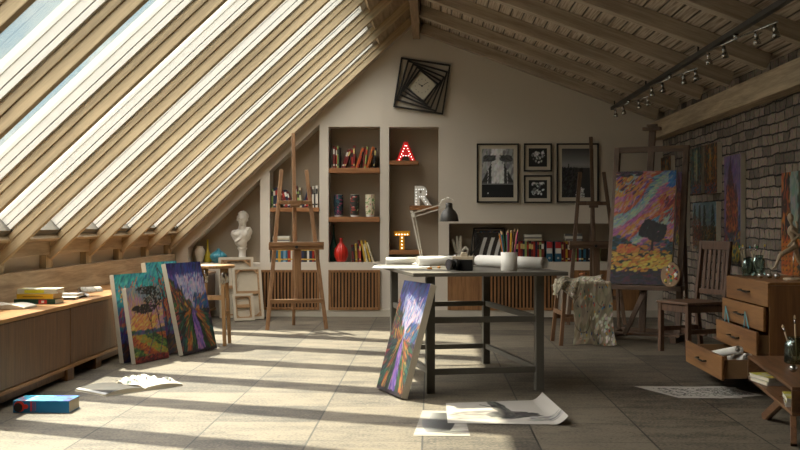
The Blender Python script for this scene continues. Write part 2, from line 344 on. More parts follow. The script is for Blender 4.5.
# solid roof outside: strips over rafters, lower and upper strips, near part
bm = bmesh.new()
for y in RY: bx(-.3, LS+.1, y-.0-RY[0], y+RW-RY[0], .116, .29, bm)
bx(-.35, U0-.02, -5, 14-RY[0], .191, .29, bm); bx(U1, LS+.12, -5, 14-RY[0], .141, .29, bm)
bx(-.35, LS+.12, -1.7-RY[0], RY[1]-RY[0], .125, .29, bm); bx(-.35, LS+.12, RY[-1]+RW-RY[0], 13.4-RY[0], .0, .29, bm)
slope_obj('ceiling_left', bm, PLASTER, RY[0])

# right slope: boards and joists
BE = math.atan(.373); LR = 3.25/math.cos(BE); RR = (0, BE, 0)
bm = bx(-.05, LR, -1.6, 13.3, .125, .25)
struct('ceiling_right', bm, reed_mat(), loc=(-.15, 0, 3.375+.056), rot=RR)
for k in range(-5, 8):
    yf = 12.88-1.045*(7-k)
    bm = bx(.03, 3.03, 0, .11, 0, .125)
    struct('trim_%d' % tn, bm, JOIST, loc=(-.15, yf-.11, 3.375+.056), rot=RR, bevel=.006); tn += 1

# ================================================================= SIDEBOARD
t = thing('sideboard', 'long low wooden sideboard running along the left wall under the skylights', 'sideboard', (-2.85, 9.0, 0))
def sb(name, x0, x1, y0, y1, z0, z1, m, par, bev=.002): return obj(name, bx(x0+2.85, x1+2.85, y0-9, y1-9, z0, z1), m, par, bev)
sb('worktop', -3.1, -2.6, 3.4, 12.88, .526, .552, SIDET, t)
sb('body', -3.1, -2.625, 3.42, 12.88, .09, .526, SIDEW, t)
sb('bottom_board', -3.1, -2.6, 3.4, 12.88, .088, .112, SIDET, t)
ys = [3.42, 4.83, 6.24, 7.65, 8.95, 10.25, 11.56, 12.86]
for a, b_ in zip(ys, ys[1:]): sb('door', -2.624, -2.606, a+.006, b_-.006, .118, .522, SIDEW, t, .003)
for a, b_ in ((3.6, 7.78), (8.25, 12.2)):
    p = sb('plinth', -3.05, -2.63, a, b_, .035, .088, SIDEW, t)
for a in (3.7, 7.6, 8.25, 12.0): sb('foot', -3.05, -2.61, a, a+.14, 0, .0879, SIDEW, t)

# ================================================================= NICHE SHELVES AND COVERS
def shelf(x0, x1, y0, y1, label):
    bm = bx(wx(x0), wx(x1), YB-.012, YB+DN-.002, wz(y1), wz(y0)); return tag(obj('wall_shelf', bm, SHELFW, bevel=.003), label, 'shelf')
shelf(269.5, 318.9, 207.6, 211.8, 'wooden shelf of books in the slanted-top niche behind the left easel')
shelf(328.6, 379.7, 167.8, 172.7, 'upper wooden shelf in the tall niche with three patterned vases')
shelf(328.6, 379.7, 216.8, 222, 'lower wooden shelf carrying the three patterned vases')
shelf(389.2, 418.5, 160.7, 164.7, 'short wooden shelf under the red letter A')
shelf(409.5, 438.4, 205.7, 209.9, 'short wooden shelf under the white letter R')
shelf(389.2, 422, 250.2, 254.5, 'short wooden shelf under the yellow letter T')
SLAT = wood('6E4A2A', '9A6F45', 'Z', 1.4, .5, name='slat_wood'); VOID = plain('1E1711', .9, name='grille_backing')
def grille(x0, x1, label):
    X0, X1, Z0, Z1 = wx(x0), wx(x1), wz(310), wz(270)
    t = thing('slatted_panel', label, 'slatted panel', ((X0+X1)/2, YB, Z0))
    w = X1-X0; h = Z1-Z0
    bm = bmesh.new(); bx(-w/2, w/2, -.028, 0, 0, .03, bm); bx(-w/2, w/2, -.028, 0, h-.03, h, bm); bx(-w/2, -w/2+.03, -.028, 0, .03, h-.03, bm); bx(w/2-.03, w/2, -.028, 0, .03, h-.03, bm)
    obj('frame', bm, SLAT, t, .002)
    obj('backing', bx(-w/2+.02, w/2-.02, -.008, -.002, .02, h-.02), VOID, t)
    bm = bmesh.new(); n = int(w/.044); 
    for i in range(n):
        c = -w/2+.03+(i+.5)*(w-.06)/n; bx(c-.011, c+.011, -.024, -.008, .03, h-.03, bm)
    obj('slats', bm, SLAT, t)
grille(250, 319.2, 'slatted wood panel low on the wall behind the left easel')
grille(328.3, 380, 'slatted wood panel below the niche with the red vase')
grille(487, 556, 'slatted wood panel behind the right legs of the grey table')
def door_panel(x0, x1, label):
    X0, X1, Z0, Z1 = wx(x0), wx(x1), wz(310), wz(270)
    tag(obj('cupboard_door', bx(X0, X1, YB-.022, YB, Z0, Z1), SLAT, bevel=.004), label, 'cupboard door')
door_panel(447.5, 483.5, 'plain wooden cupboard door behind the middle of the grey table')
door_panel(570, 638, 'plain wooden cupboard door behind the large studio easel')
# ================================================================= PAINTED PICTURES (colour stored per vertex of a fine grid)
class Art:
    def __init__(s, W, H, seed, base='404040'):
        s.W, s.H = W, H; s.a = np.zeros((H, W, 3)); s.a[:] = np.array([int(base[i:i+2], 16)/255 for i in (0, 2, 4)])
        s.r = random.Random(seed); s.asp = W/H
        s.yy, s.xx = np.mgrid[0:H, 0:W]
    def col(s, c): return np.array([int(c[i:i+2], 16)/255 for i in (0, 2, 4)])
    def dab(s, x, y, l, w, ang, c, j=.06):
        """x, y in 0..1 (y up); l, w as fractions of the height"""
        H, W = s.H, s.W; px, py = x*W, y*H; L_ = max(l*H/2, .7); w_ = max(w*H/2, .55)
        R_ = L_+w_+1; x0, x1 = int(max(0, px-R_)), int(min(W, px+R_+1)); y0, y1 = int(max(0, py-R_)), int(min(H, py+R_+1))
        if x0 >= x1 or y0 >= y1: return
        X = s.xx[y0:y1, x0:x1]+.5-px; Y = s.yy[y0:y1, x0:x1]+.5-py; ca, sa = math.cos(ang), math.sin(ang)
        u = X*ca+Y*sa; v = -X*sa+Y*ca; k = (u/L_)**2+(v/w_)**2
        al = np.clip(1.6-1.2*k, 0, 1)[..., None]
        cc = np.clip(s.col(c)+np.array([s.r.uniform(-j, j) for _ in range(3)]), 0, 1)
        s.a[y0:y1, x0:x1] = s.a[y0:y1, x0:x1]*(1-al)+cc*al
    def strokes(s, n, box_, pal, l, w, ang, test=None, j=.06):
        x0, x1, y0, y1 = box_
        for _ in range(n):
            x = s.r.uniform(x0, x1); y = s.r.uniform(y0, y1)
            if test and not test(x, y): continue
            p = pal(x, y) if callable(pal) else pal
            a = ang(x, y) if callable(ang) else ang
            s.dab(x, y, l*s.r.uniform(.6, 1.4), w*s.r.uniform(.6, 1.3), a+s.r.uniform(-.25, .25), s.r.choice(p), j)
    def line(s, pts, w, c, j=.04):
        for (x0, y0), (x1, y1) in zip(pts, pts[1:]):
            d = math.hypot((x1-x0)*s.asp, y1-y0); n = max(2, int(d*s.H/1.2))
            for i in range(n+1): s.dab(x0+(x1-x0)*i/n, y0+(y1-y0)*i/n, w, w, 0, c, j)
def wob(x, y, k=0): return math.sin(x*7+k)*.5+math.sin(x*3.1+y*9+k*2)*.5

def art_road(W, H, seed):
    s = Art(W, H, seed, '2E3A4E')
    sky = lambda x, y: ['9FB4DC', 'B4A8D6', 'D6C2E0', 'E0B0C8', '7FA0D0'] if y < .82+.08*wob(x, y) and .25 < x+.3*(y-.7) else ['5B4FA0', '4468B4', '7B62B8', '3B3F86']
    s.strokes(1500, (0, 1, .5, 1), sky, .10, .028, lambda x, y: 1.2+.6*wob(x, y))
    s.strokes(150, (.35, .9, .52, .86), ['E0CCE0', 'D0D0EC', 'E2BCD4', 'A8B8E0'], .06, .018, 1.1); s.strokes(70, (.3, 1, .6, .98), ['5A78C8', '7A68B8', '8AA8DC', '6A4A9A'], .06, .014, 1.3)
    s.strokes(200, (0, 1, .9, 1), ['4A3F8C', '33509E', '2D2C66'], .08, .03, 1.2)
    hill = lambda x, y: y < .47+.36*max(0, 1-x*1.7)+.03*math.sin(x*30)
    s.strokes(900, (0, .6, .4, .86), ['C4652A', '2F5A45', '8A3B2C', 'E0A23C', '27402F', '3E7A4F', '5B2E46'], .06, .024, lambda x, y: 2.2-x, hill)
    s.strokes(260, (.6, 1, .42, .62), ['3A63B0', '5A4AA0', '2E7E98', 'D68A5A', '274A70'], .08, .026, .9)
    def fld(x, y):
        u = x-(.55-.1*(y-.2))
        if abs(u) < .05+.18*(.45-y): return ['7D5BC0', '9A6BC8', '5B3F98', 'C08AC0']
        return [['2F6B3E', '4B7A3A', '1A2E22', '141C18'], ['C8622C', 'D2933A', '903A2E', '2E5A3A'], ['2C5A58', '2D6C54', '141E24', '1A2C20'], ['6A2E4A', 'B2503A', '2E1838', '1E3A2A']][int((abs(u)*7+y*3+seed) % 4)]
    s.strokes(1900, (0, 1, 0, .46), fld, .11, .022, lambda x, y: math.atan2(.5-y, (.5-x)*.8+1e-3) if x < .5 else math.atan2(.5-y, (.5-x)*.8))
    s.strokes(90, (0, 1, 0, .025), ['1A1426', '2B1A30', '241C14'], .08, .03, .1)
    for x, h in ((.12, .14), (.3, .08), (.22, .1)): s.line([(x, .62), (x+.01, .66+h)], .018, '2A3324')
    return s.a
def art_tree(W, H, seed, big=False):
    s = Art(W, H, seed, '6A4A5A')
    if big:
        def sky(x, y):
            k = (y*1.9-x*.9+.12*wob(x, y)) % .62
            if k < .13: return ['D8923A', 'E0A84A', 'C86A4A', 'C880A0']
            if k < .24: return ['C86A9A', 'A8609E', 'E08AA0']
            if k < .40: return ['9CC0B4', 'B0C4AC', 'C8CCA8', '8AA8B0']
            if k < .47: return ['5E94B0', '4C76A0', '8AB6BC', '9A8AB0']
            if k < .55: return ['D2553A', 'B8402E', 'E58A50']
            return ['7A5A9E', 'D890A8', 'E8B090']
        s.strokes(5200, (0, 1, .34, 1), sky, .055, .014, lambda x, y: .62+.5*wob(x, y), j=.09)
        s.strokes(45, (0, .45, .95, 1), ['1E1620', '3A2A3C', '5A3A50'], .05, .02, .2)
        s.strokes(40, (.88, 1, .86, 1), ['2E6FC0', '3E86CC'], .06, .015, .8); s.strokes(90, (.0, .45, .78, .95), ['E0983A', 'D8703A', 'E8B850', '5A3A4A'], .05, .016, .7); s.strokes(70, (.76, 1, .55, .78), ['A83A2A', 'C8503A', '7A2E3A', 'D87850'], .05, .016, .9)
        s.strokes(620, (0, 1, .24, .42), lambda x, y: ['1E3A30', '2A5548', '16222A', '2E5A80'] if x < .5 or x > .85 else ['D8903A', '8A4A5A', '2C4A6A'], .05, .024, .2, lambda x, y: y < .36+.035*math.sin(x*9+1)+.05*abs(x-.6))
        for _ in range(260):
            a = s.r.uniform(0, 2*PI); d = math.sqrt(s.r.random()); s.dab(.66+.20*d*math.cos(a), .47+.075*d*math.sin(a)+.02*math.cos(a*3), .05, .03, s.r.uniform(0, 3), s.r.choice(['141016', '1E1A1A', '2A2020', '1A2420']), .02)
        s.line([(.66, .3), (.67, .45)], .022, '120E12'); s.line([(.66, .38), (.56, .45)], .012, '120E12'); s.line([(.66, .38), (.78, .46)], .012, '120E12')
        fl = lambda x, y: ['D8A82A', 'E0B840', 'B8862A', 'C86A2A', '3E4A22', '22301C'] if y > .15 else ['2A1822', '5A1E2A', '1A1A2A', '3A2A4A', '14161C']
        s.strokes(1700, (0, 1, 0, .29), fl, .05, .022, .15)
        s.strokes(120, (.0, .95, .12, .26), ['E8C84A', 'E08A2A'], .045, .02, .2)
        s.strokes(90, (.1, .45, .28, .34), ['D8662A', 'E08A3A'], .04, .024, .3)
        return s.a
    sky = lambda x, y: ['D8A0A8', 'C888A8', 'E8C078', 'E2A85A', 'B888B8'] if y < .8+.1*wob(x, y) else ['8AAEB8', 'A8B8B0', '7A8EA8', 'D0B0A0']
    s.strokes(1800, (0, 1, .3, 1), sky, .11, .02, lambda x, y: math.atan2(y-.35, x-.2))
    s.strokes(260, (.05, .75, .36, .62), ['E8A040', 'F0C860', 'D86A50'], .10, .02, .5)
    s.strokes(300, (0, 1, .3, .42), ['2E4E6A', '3A6A7A', '5A4A8A', '2E5A3A'], .06, .03, .1)
    s.strokes(1500, (0, 1, 0, .36), lambda x, y: [['C8A030', 'B8882A', '8AA03A'], ['3A6A3A', '2A4A2A', '7A9A3A'], ['B8502A', '8A2E2A', 'D87A2A']][int((x*3+y*8) % 3)], .07, .022, lambda x, y: .5-x)
    s.strokes(280, (0, 1, 0, .08), ['7A1E1E', '3A1A2A', 'A8382A'], .06, .02, .2)
    for cx, cy, rx, ry, n in ((.45, .70, .34, .06, 170), (.75, .84, .28, .14, 150), (.6, .95, .3, .06, 80)):
        for _ in range(n):
            a = s.r.uniform(0, 2*PI); d = math.sqrt(s.r.random()); s.dab(cx+rx*d*math.cos(a), cy+ry*d*math.sin(a), .04, .018, s.r.uniform(-.5, .8), s.r.choice(['1A1614', '26201E', '2E2A22']), .02)
    s.line([(.62, .3), (.6, .5), (.5, .68)], .016, '2A1A16'); s.line([(.6, .5), (.64, .68)], .012, '2A1A16')
    s.line([(.88, .28), (.84, .55), (.8, .8)], .022, '241614'); s.line([(.84, .55), (.93, .8)], .014, '241614')
    s.line([(.6, .3), (.4, .1)], .018, '5A3468'); s.line([(.88, .28), (.75, .08)], .02, '5A3468')
    return s.a
def art_teal(W, H, seed):
    s = Art(W, H, seed, '2E7A86')
    s.strokes(1200, (0, 1, .45, 1), ['2E8C98', '3AA0A8', '247482', '4AACB0'], .08, .03, .8)
    s.strokes(900, (0, 1, .0, .6), lambda x, y: ['2A4E9A', '3A3A7A', '5A3A7A', '1E2A5A'] if x > .5 or y < .35 else ['8A4A7A', '3A7AA0', 'C86A5A'], .08, .03, 1)
    s.strokes(420, (.1, 1, .15, .85), ['E0822A', 'D8602A', 'C84A4A', 'E8A84A', '7A3A6A'], .035, .02, 1.2, lambda x, y: math.sin(x*11+seed)+math.sin(y*9+x*4) > .1)
    for k in range(14):
        x = s.r.uniform(.2, 1); y = s.r.uniform(.3, .6); s.line([(x, y), (x+s.r.uniform(-.15, .1), y+.2), (x+s.r.uniform(-.3, .2), y+.36)], .008, s.r.choice(['5A2A4A', '3A2030', 'C85A3A']))
    s.strokes(350, (0, 1, 0, .2), ['2E1A2A', '1A1A3A', '5A2A2A'], .08, .03, .4)
    return s.a
def art_church(W, H, seed):
    s = Art(W, H, seed, '5A4A6A')
    s.strokes(1200, (0, 1, .4, 1), ['7A6494', '8E76A2', '6A5484', '9A86A8'], .07, .03, 1.3)
    s.strokes(500, (.3, 1, .1, .5), ['3A4A7A', '2A3A5A', '6A7AA0', '8A8AB0'], .06, .025, 1.4)
    s.strokes(160, (0, 1, .0, .3), ['2A3A5A', 'C8A030', '3E6A3A', '1E2030', '8A3A2A'], .05, .03, .5)
    for cx, w, top in ((.38, .24, .72), (.72, .10, .6)):
        s.strokes(int(900*w*2), (cx-w, cx+w, .3, top), ['8A4428', 'A85A30', '6A2E20', 'C87A3A', '3A1E1E'], .04, .03, 1.57)
        n = 26
        for i in range(n):
            t = i/n; y = top+(.26 if w > .2 else .12)*t; ww = w*.9*(1-t)**1.3
            s.strokes(8, (cx-ww, cx+ww, y-.006, y+.006), ['3A2430', '5A3040', '2A1A26', '6A3A30'], .03, .02, 1.5)
    s.strokes(160, (.15, .9, .02, .16), ['D8B030', 'E0C050', '2A6A5A', '2A2A3A'], .035, .03, .5)
    return s.a
def art_forest(W, H, seed, warm=True):
    s = Art(W, H, seed, '2A2420')
    pal = ['8A4A20', 'C87A2A', '5A2A1A', 'E0A040', '2A3A3A', '1E2A2A'] if warm else ['2E6A6A', '4A8A80', '1E3A3A', '7A9A8A', '5A3A2A', 'A86A3A']
    s.strokes(900, (0, 1, 0, 1), pal, .09, .03, 1.5)
    s.strokes(260, (.35, .65, .3, .9), ['C8C0A0', 'E0C878', '8AB0A8'] if not warm else ['E8B048', 'D8903A', '5A8A98'], .08, .03, 1.5)
    for _ in range(9):
        x = s.r.uniform(0, 1); s.line([(x, 0), (x+s.r.uniform(-.06, .06), .5), (x+s.r.uniform(-.1, .1), 1)], .022, s.r.choice(['1A1412', '2A1A14', '14201E']))
    s.strokes(200, (.1, .9, 0, .2), ['3A6A8A', 'C85A2A', '2A2A2A'], .08, .03, .2)
    return s.a
def art_allee(W, H, seed):
    s = Art(W, H, seed, '8AA0A8')
    s.strokes(900, (0, 1, .5, 1), ['9AB4BC', 'B0C4C6', '84A0AC'], .08, .03, .5)
    s.strokes(700, (0, 1, 0, .5), ['8A6A3A', 'B88A3A', '5A4A2A', '3A3A2A', 'A86A3A'], .07, .03, .3)
    for cx, w in ((.1, .12), (.32, .09), (.52, .08), (.86, .11)):
        for i in range(30):
            t = i/30; ww = w*(1-t)+.02; s.strokes(7, (cx-ww, cx+ww, .2+.72*t, .23+.72*t), ['1E2A20', '2A3A2A', '16201C', '3A3A22'], .04, .03, 1.5)
    s.strokes(120, (0, .4, .1, .7), ['8A2E20', 'A84A2A', '5A1E1E'], .05, .03, 1.5)
    return s.a
def art_city(W, H, seed):
    s = Art(W, H, seed, '2A2420')
    s.strokes(700, (0, 1, 0, 1), lambda x, y: ['C86A1E', 'A84A1A', '3A1E14', 'E0902A'] if x < .3 else ['2A3A2E', '3E5A40', '1A2420', '6A4A2A'], .10, .04, 1.5)
    s.strokes(120, (0, 1, 0, 1), ['1A1410', '241A14', '141C16'], .12, .02, 1.5)
    s.strokes(160, (.25, .42, .5, 1), ['C8C8C0', '9AB0B0'], .1, .03, 1.5)
    s.strokes(260, (0, .45, 0, .35), ['E0901E', 'D87A1E', 'B85A1A'], .05, .03, .8)
    for i in range(7):
        for k in range(5): s.dab(.06+.09*k, .05+.045*i, .022, .016, 0, '1E1410', .02)
        for k in range(4): s.dab(.62+.09*k, .1+.06*i, .03, .016, 0, 'A8A8A0', .05)
    return s.a
# grey-scale pictures
def art_pier(W, H, seed):
    s = Art(W, H, seed, '8A8A8A')
    s.strokes(500, (0, 1, .3, 1), lambda x, y: ['C8C8C8', 'E0E0E0'] if abs(x-.5) < .2 else ['9A9A9A', '7A7A7A', 'B0B0B0'], .12, .05, 1.4, j=.02)
    s.strokes(200, (.08, .4, .75, .85), ['3A3A3A', '555555'], .08, .02, .4, j=.02); s.strokes(200, (.6, .92, .75, .85), ['3A3A3A', '555555'], .08, .02, -.4, j=.02)
    for sg in (-1, 1):
        for i in range(60):
            t = i/60; xx = .5+sg*(.2+.3*t); top = .68-.38*t
            s.line([(xx, top), (xx+sg*.01, .3)], .012, 'E8E8E8' if 18 < i < 22 else ('3A3A3A' if i % 2 else '2A2A2A'), .02)
    s.a[:int(H*.3)] = .07; s.a[int(H*.27):int(H*.3)] = .45
    s.dab(.2, .09, .03, .03, 0, 'D0D0D0', 0)
    return s.a
def art_flower(W, H, seed):
    s = Art(W, H, seed, '1A1A1A')
    for _ in range(26):
        x, y = s.r.uniform(.2, .8), s.r.uniform(.2, .85); r = s.r.uniform(.12, .24); c = s.r.choice(['C8C8C8', 'A8A8A8', 'E0E0E0', '707070'])
        s.dab(x, y, r, r*.7, s.r.uniform(0, 3), c, .02); s.dab(x+.05, y-.06, r*.6, r*.3, s.r.uniform(0, 3), '303030', .02)
    return s.a
def art_cliff(W, H, seed):
    s = Art(W, H, seed, '4A4A4A')
    for i in range(H):
        y = i/H; v = .16+.42*max(0, 1-abs(y-.66)*2.4) if y > .6 else .16+.1*y; s.a[i] = v
    s.strokes(700, (0, .5, 0, .62), ['141414', '1E1E1E', '2E2E2E', '3A3A3A'], .06, .03, 1.2, lambda x, y: x < .5-.1*math.sin(y*8) and y < .6, .02)
    s.strokes(60, (.45, .7, .0, .2), ['B0B0B0', 'D0D0D0'], .05, .02, .6, j=.02)
    s.line([(.22, .6), (.22, .68)], .02, '141414'); s.strokes(30, (.57, .66, .52, .58), ['1A1A1A'], .05, .03, 1.5, j=.01)
    return s.a
def art_pot(W, H, seed):
    s = Art(W, H, seed, '8A857C')
    s.strokes(60, (0, 1, .1, .4), ['88847C', '9A958C'], .3, .08, .05, j=.01)
    for i in range(70):
        t = i/70; y = .14+.76*t; w = .22 if t < .2 else (.22+.0*t if t < .5 else .13-.02*math.sin(t*6)); w = .33*math.sin(PI*(.18+.5*t))*(1 if t < .62 else .55)
        for k in range(30):
            u = k/29*2-1; g = int(28+80*max(0, -u*.6+.45)); s.dab(.42+w*u, y, .03, .03, 0, '%02X%02X%02X' % (g, g, g), .02)
    s.strokes(120, (.55, .95, .10, .18), ['3A3836', '4E4C4A'], .14, .03, .05, j=.02)
    return s.a
def art_figure(W, H, seed):
    s = Art(W, H, seed, '9C978F')
    s.strokes(220, (.1, .55, .2, .55), ['78746E', '625E58', '8A867E'], .22, .05, .12, lambda x, y: y < .3+.3*math.sin(x*5), .01)
    s.strokes(300, (.42, .8, .15, .62), ['1E1D1C', '343230', '121110', '4E4A46'], .16, .05, .15, lambda x, y: abs(y-.38) < .1+.05*math.sin(x*14), .02)
    s.strokes(260, (.44, .62, .4, .92), ['1E1D1C', '3A3836', '504E4C'], .18, .05, 1.9, lambda x, y: abs((x-.52)+(y-.65)*.16) < .05, .02)
    s.line([(.34, .85), (.44, .72)], .03, '3A3836'); s.strokes(80, (.75, .95, .14, .3), ['5A5856', '8A8682'], .16, .03, .05, j=.02)
    return s.a
def art_sketch(W, H, seed):
    s = Art(W, H, seed, 'A8A49C')
    for _ in range(340):
        x, y = s.r.uniform(.08, .92), s.r.uniform(.14, .86); s.dab(x, y, s.r.uniform(.04, .12), .022, s.r.uniform(0, 3), s.r.choice(['4A4846', '3A3836', '6A6762']), .03)
    return s.a
def art_rag(W, H, seed):
    s = Art(W, H, seed, 'B4AA94')
    s.strokes(500, (0, 1, 0, 1), ['8E8570', 'A1977F', '7E745F'], .12, .06, 1, j=.02)
    s.strokes(120, (.1, 1, 0, 1), ['3A6A8A', 'B03A2A', '2A3A6A', '4A7A5A', 'C8A030', '2A2A2A', 'D8D0C0', '2E86A8', 'C86A3A'], .034, .02, lambda x, y: s.r.uniform(0, 3), j=.05)
    for cx, cy, r in ((.2, .3, .22), (.35, .72, .14), (.75, .5, .16)):
        for i in range(70):
            a = i/70*4.2+cx*9; s.dab(cx+r*math.cos(a)/s.asp*.8, cy+r*math.sin(a)*.8, .016, .01, 0, '5A4A38' if cx < .5 else '6E5A44', .03)
    s.strokes(60, (.5, 1, 0, .3), ['E0D8C8', 'CFC6B4'], .06, .03, .5)
    return s.a
def art_book(W, H, seed, pal):
    s = Art(W, H, seed, pal[0]); s.strokes(160, (0, 1, 0, 1), pal, .18, .06, .2+seed, j=.04); return s.a
def art_vase(W, H, seed, pal):
    s = Art(W, H, seed, pal[0]); s.strokes(150, (0, 1, 0, 1), pal, .12, .05, lambda x, y: 6*x+seed, j=.05); return s.a

def paint_mat(rough, name='oil_paint', bump=.0):
    key = ('vc', rough, name)
    if key in _m: return _m[key]
    m, nt, b = pm(name); a = nt.nodes.new('ShaderNodeVertexColor'); a.layer_name = 'paint'
    nt.links.new(a.outputs[0], b.inputs['Base Color']); b.inputs['Roughness'].default_value = rough
    if bump:
        bp = nt.nodes.new('ShaderNodeBump'); bp.inputs['Strength'].default_value = bump; bp.inputs['Distance'].default_value = .003
        nt.links.new(a.outputs[0], bp.inputs['Height']); nt.links.new(bp.outputs[0], b.inputs['Normal'])
    _m[key] = m; return m
OIL = paint_mat(.6, 'oil_paint', .5); INK = paint_mat(.7, 'ink_on_paper')
def sheet(name, fn, art, mat, parent=None, both=None):
    """grid surface; fn(u,v)->(x,y,z), colours from art[v,u]"""
    H, W = art.shape[:2]
    vs_ = [fn((i+.0)/(W-1), (j+.0)/(H-1)) for j in range(H) for i in range(W)]
    fs = [(j*W+i, j*W+i+1, (j+1)*W+i+1, (j+1)*W+i) for j in range(H-1) for i in range(W-1)]
    me = bpy.data.meshes.new(name); me.from_pydata(vs_, [], fs); me.materials.append(mat)
    a = np.clip(art, 0, 1).reshape(-1, 3); l_ = np.where(a <= .04045, a/12.92, ((a+.055)/1.055)**2.4)
    at = me.color_attributes.new('paint', 'FLOAT_COLOR', 'POINT')
    at.data.foreach_set('color', np.hstack([l_, np.ones((len(l_), 1))]).astype(np.float32).ravel())
    me.polygons.foreach_set('use_smooth', [True]*len(fs))
    o = bpy.data.objects.new(name, me); C.objects.link(o)
    if parent: o.parent = parent
    return o
EDGE = plain('BDB4A2', .8, name='canvas_edge')
def canvas(name, label, cat, w, h, t, art, loc, yaw, tilt=0, group=None, edge=None, dim=.8, sat=.85):
    """stretched canvas standing on its lower edge; local -Y is the painted side"""
    th = thing(name, label, cat, (loc[0], loc[1], loc[2]+t*math.sin(tilt)), Euler((-tilt, 0, yaw)), group)
    art = np.clip(art, 0, 1)*dim; g_ = art.mean(axis=2, keepdims=True); art = g_+(art-g_)*sat
    obj('stretched_canvas', bx(-w/2, w/2, 0, t, 0, h), edge or EDGE, th, .002)
    sheet('painted_surface', lambda u, v: (-w/2+w*u, -.0015, h*v), art, OIL, th)
    return th
# ================================================================= LEFT: LEANING PAINTINGS
def lean(label, art, w, h, t, bl, br, s, **k):
    """bl, br: floor points of the painted side's lower edge; s: how far the top leans back"""
    d = Vector((br[0]-bl[0], br[1]-bl[1], 0)); yaw = math.atan2(d.y, d.x)
    return canvas('painting', label, 'painting', w, h, t, art, ((bl[0]+br[0])/2, (bl[1]+br[1])/2, 0), yaw, math.asin(s/h), **k)
def W2(dx, dy, w, p): L_ = math.hypot(dx, dy); return (p[0]+dx/L_*w, p[1]+dy/L_*w)
DL = (.34, .94)
b = (-2.105, 9.03); lean('tall canvas of green fields and a purple road, leaning nearest the high stool', art_road(62, 92, 3), .55, .80, .045, b, W2(*DL, .55, b), .18, dim=.85, sat=.9)
b = (-2.36, 8.48); lean('small canvas of two dark trees under a pink sky, front of the leaning paintings', art_tree(56, 76, 5), .47, .615, .04, b, W2(*DL, .47, b), .0985, dim=.85)
b = (-2.475, 8.54); lean('teal canvas with red branches leaning against the sideboard behind the small tree canvas', art_teal(54, 84, 2), .46, .72, .04, b, W2(*DL, .46, b), .10, dim=.95, sat=1)
b = (-2.30, 8.98); lean('teal and orange canvas wedged between the tree canvas and the purple road canvas', art_teal(54, 90, 8), .47, .805, .045, b, W2(*DL, .47, b), .14, dim=.95, sat=1)
# large painting under the table
b = (-.366, 7.29); lean('tall bright canvas of a purple road and hills leaning on the grey table', art_road(80, 124, 7), .475, .76, .045, b, W2(.38, -.92, .475, b), .205, dim=.76, sat=.95)

# ---------------------------------------------------------------- bare canvases seen from behind
RAW = plain('B9AE9A', .85, name='raw_canvas'); STR = wood('8A6A4A', 'B08C64', 'X', 2, .6, name='stretcher_wood')
def stretcher(label, bl, br, h, s, mid=True):
    d = Vector((br[0]-bl[0], br[1]-bl[1], 0)); w = d.length; yaw = math.atan2(d.y, d.x); tilt = math.asin(s/h); t = .035; f = .038
    th = thing('blank_canvas', label, 'canvas', ((bl[0]+br[0])/2, (bl[1]+br[1])/2, t*math.sin(tilt)), Euler((-tilt, 0, yaw)), 'blank canvases leaning by the wall')
    bm = bmesh.new(); bx(-w/2, w/2, t-.006, t, 0, h, bm)
    for a in (-w/2, w/2-.008): bx(a, a+.008, 0, t, 0, h, bm)
    for a in (0, h-.008): bx(-w/2, w/2, 0, t, a, a+.008, bm)
    bx(-w/2+.008, w/2-.008, .0, .004, .008, .03, bm); bx(-w/2+.008, w/2-.008, .0, .004, h-.03, h-.008, bm); bx(-w/2+.008, -w/2+.03, .0, .004, .03, h-.03, bm); bx(w/2-.03, w/2-.008, .0, .004, .03, h-.03, bm)
    obj('canvas_cloth', bm, RAW, th)
    bm = bmesh.new()
    for a in (-w/2+.009, w/2-.009-f): bx(a, a+f, .005, t-.008, .009, h-.009, bm)
    for a in (.009, h-.009-f): bx(-w/2+.009+f, w/2-.009-f, .005, t-.008, a, a+f, bm)
    obj('stretcher_frame', bm, STR, th, .002)
    if mid: obj('cross_bar', bx(-w/2+.05, w/2-.05, .008, t-.01, h*.48, h*.48+f), STR, th)
    c = w*.26
    for sx in (-1, 1):
        for z0, sz in ((.01, 1), (h-.01, -1)):
            bm = bmesh.new(); prism(bm, [(sx*(w/2-.01), z0+sz*c), (sx*(w/2-.01), z0+sz*(c+.03)), (sx*(w/2-c-.04), z0), (sx*(w/2-c-.01), z0)], .004, .012); obj('corner_brace', bm, STR, th)
    return th
stretcher('blank canvas seen from behind, furthest left and tallest of the three by the wall', (-2.50, 12.58), (-2.10, 12.70), .73, .12)
stretcher('large blank canvas seen from behind, in the middle below the plaster bust', (-2.27, 12.36), (-1.95, 12.50), .63, .17)
stretcher('smallest blank canvas, leaning in front of the other two', (-2.25, 12.20), (-2.03, 12.31), .32, .09)

# ---------------------------------------------------------------- high stool
t = thing('drafting_stool', 'high wooden stool with metal leg sleeves behind the leaning paintings', 'stool', (-2.02, 9.92, 0))
STW = wood('8A6844', 'B48C5E', 'Z', 2, .5, name='stool_wood')
bm = bmesh.new(); lathe(bm, [(0, .716), (.17, .716), (.19, .722), (.192, .74), (.185, .748), (0, .75)], 40); obj('seat', bm, STW, t)
for sx, sy in ((-1, -1), (1, -1), (-1, 1), (1, 1)):
    bm = bmesh.new(); bar(bm, (sx*.122, sy*.122, 0), (sx*.10, sy*.10, .58), .03, .036); obj('leg', bm, STW, t, .003)
    bm = bmesh.new(); tube(bm, (sx*.10, sy*.10, .57), (sx*.095, sy*.095, .718), .021, n=16); obj('metal_sleeve', bm, CHROME, t)
for (a, b_) in (((-.11, -.11), (.11, -.11)), ((-.11, .11), (.11, .11)), ((-.11, -.11), (-.11, .11)), ((.11, -.11), (.11, .11))):
    bm = bmesh.new(); z = .44 if a[1] == b_[1] else .30; bar(bm, (a[0], a[1], z), (b_[0], b_[1], z), .02, .028); obj('stretcher', bm, STW, t, .002)

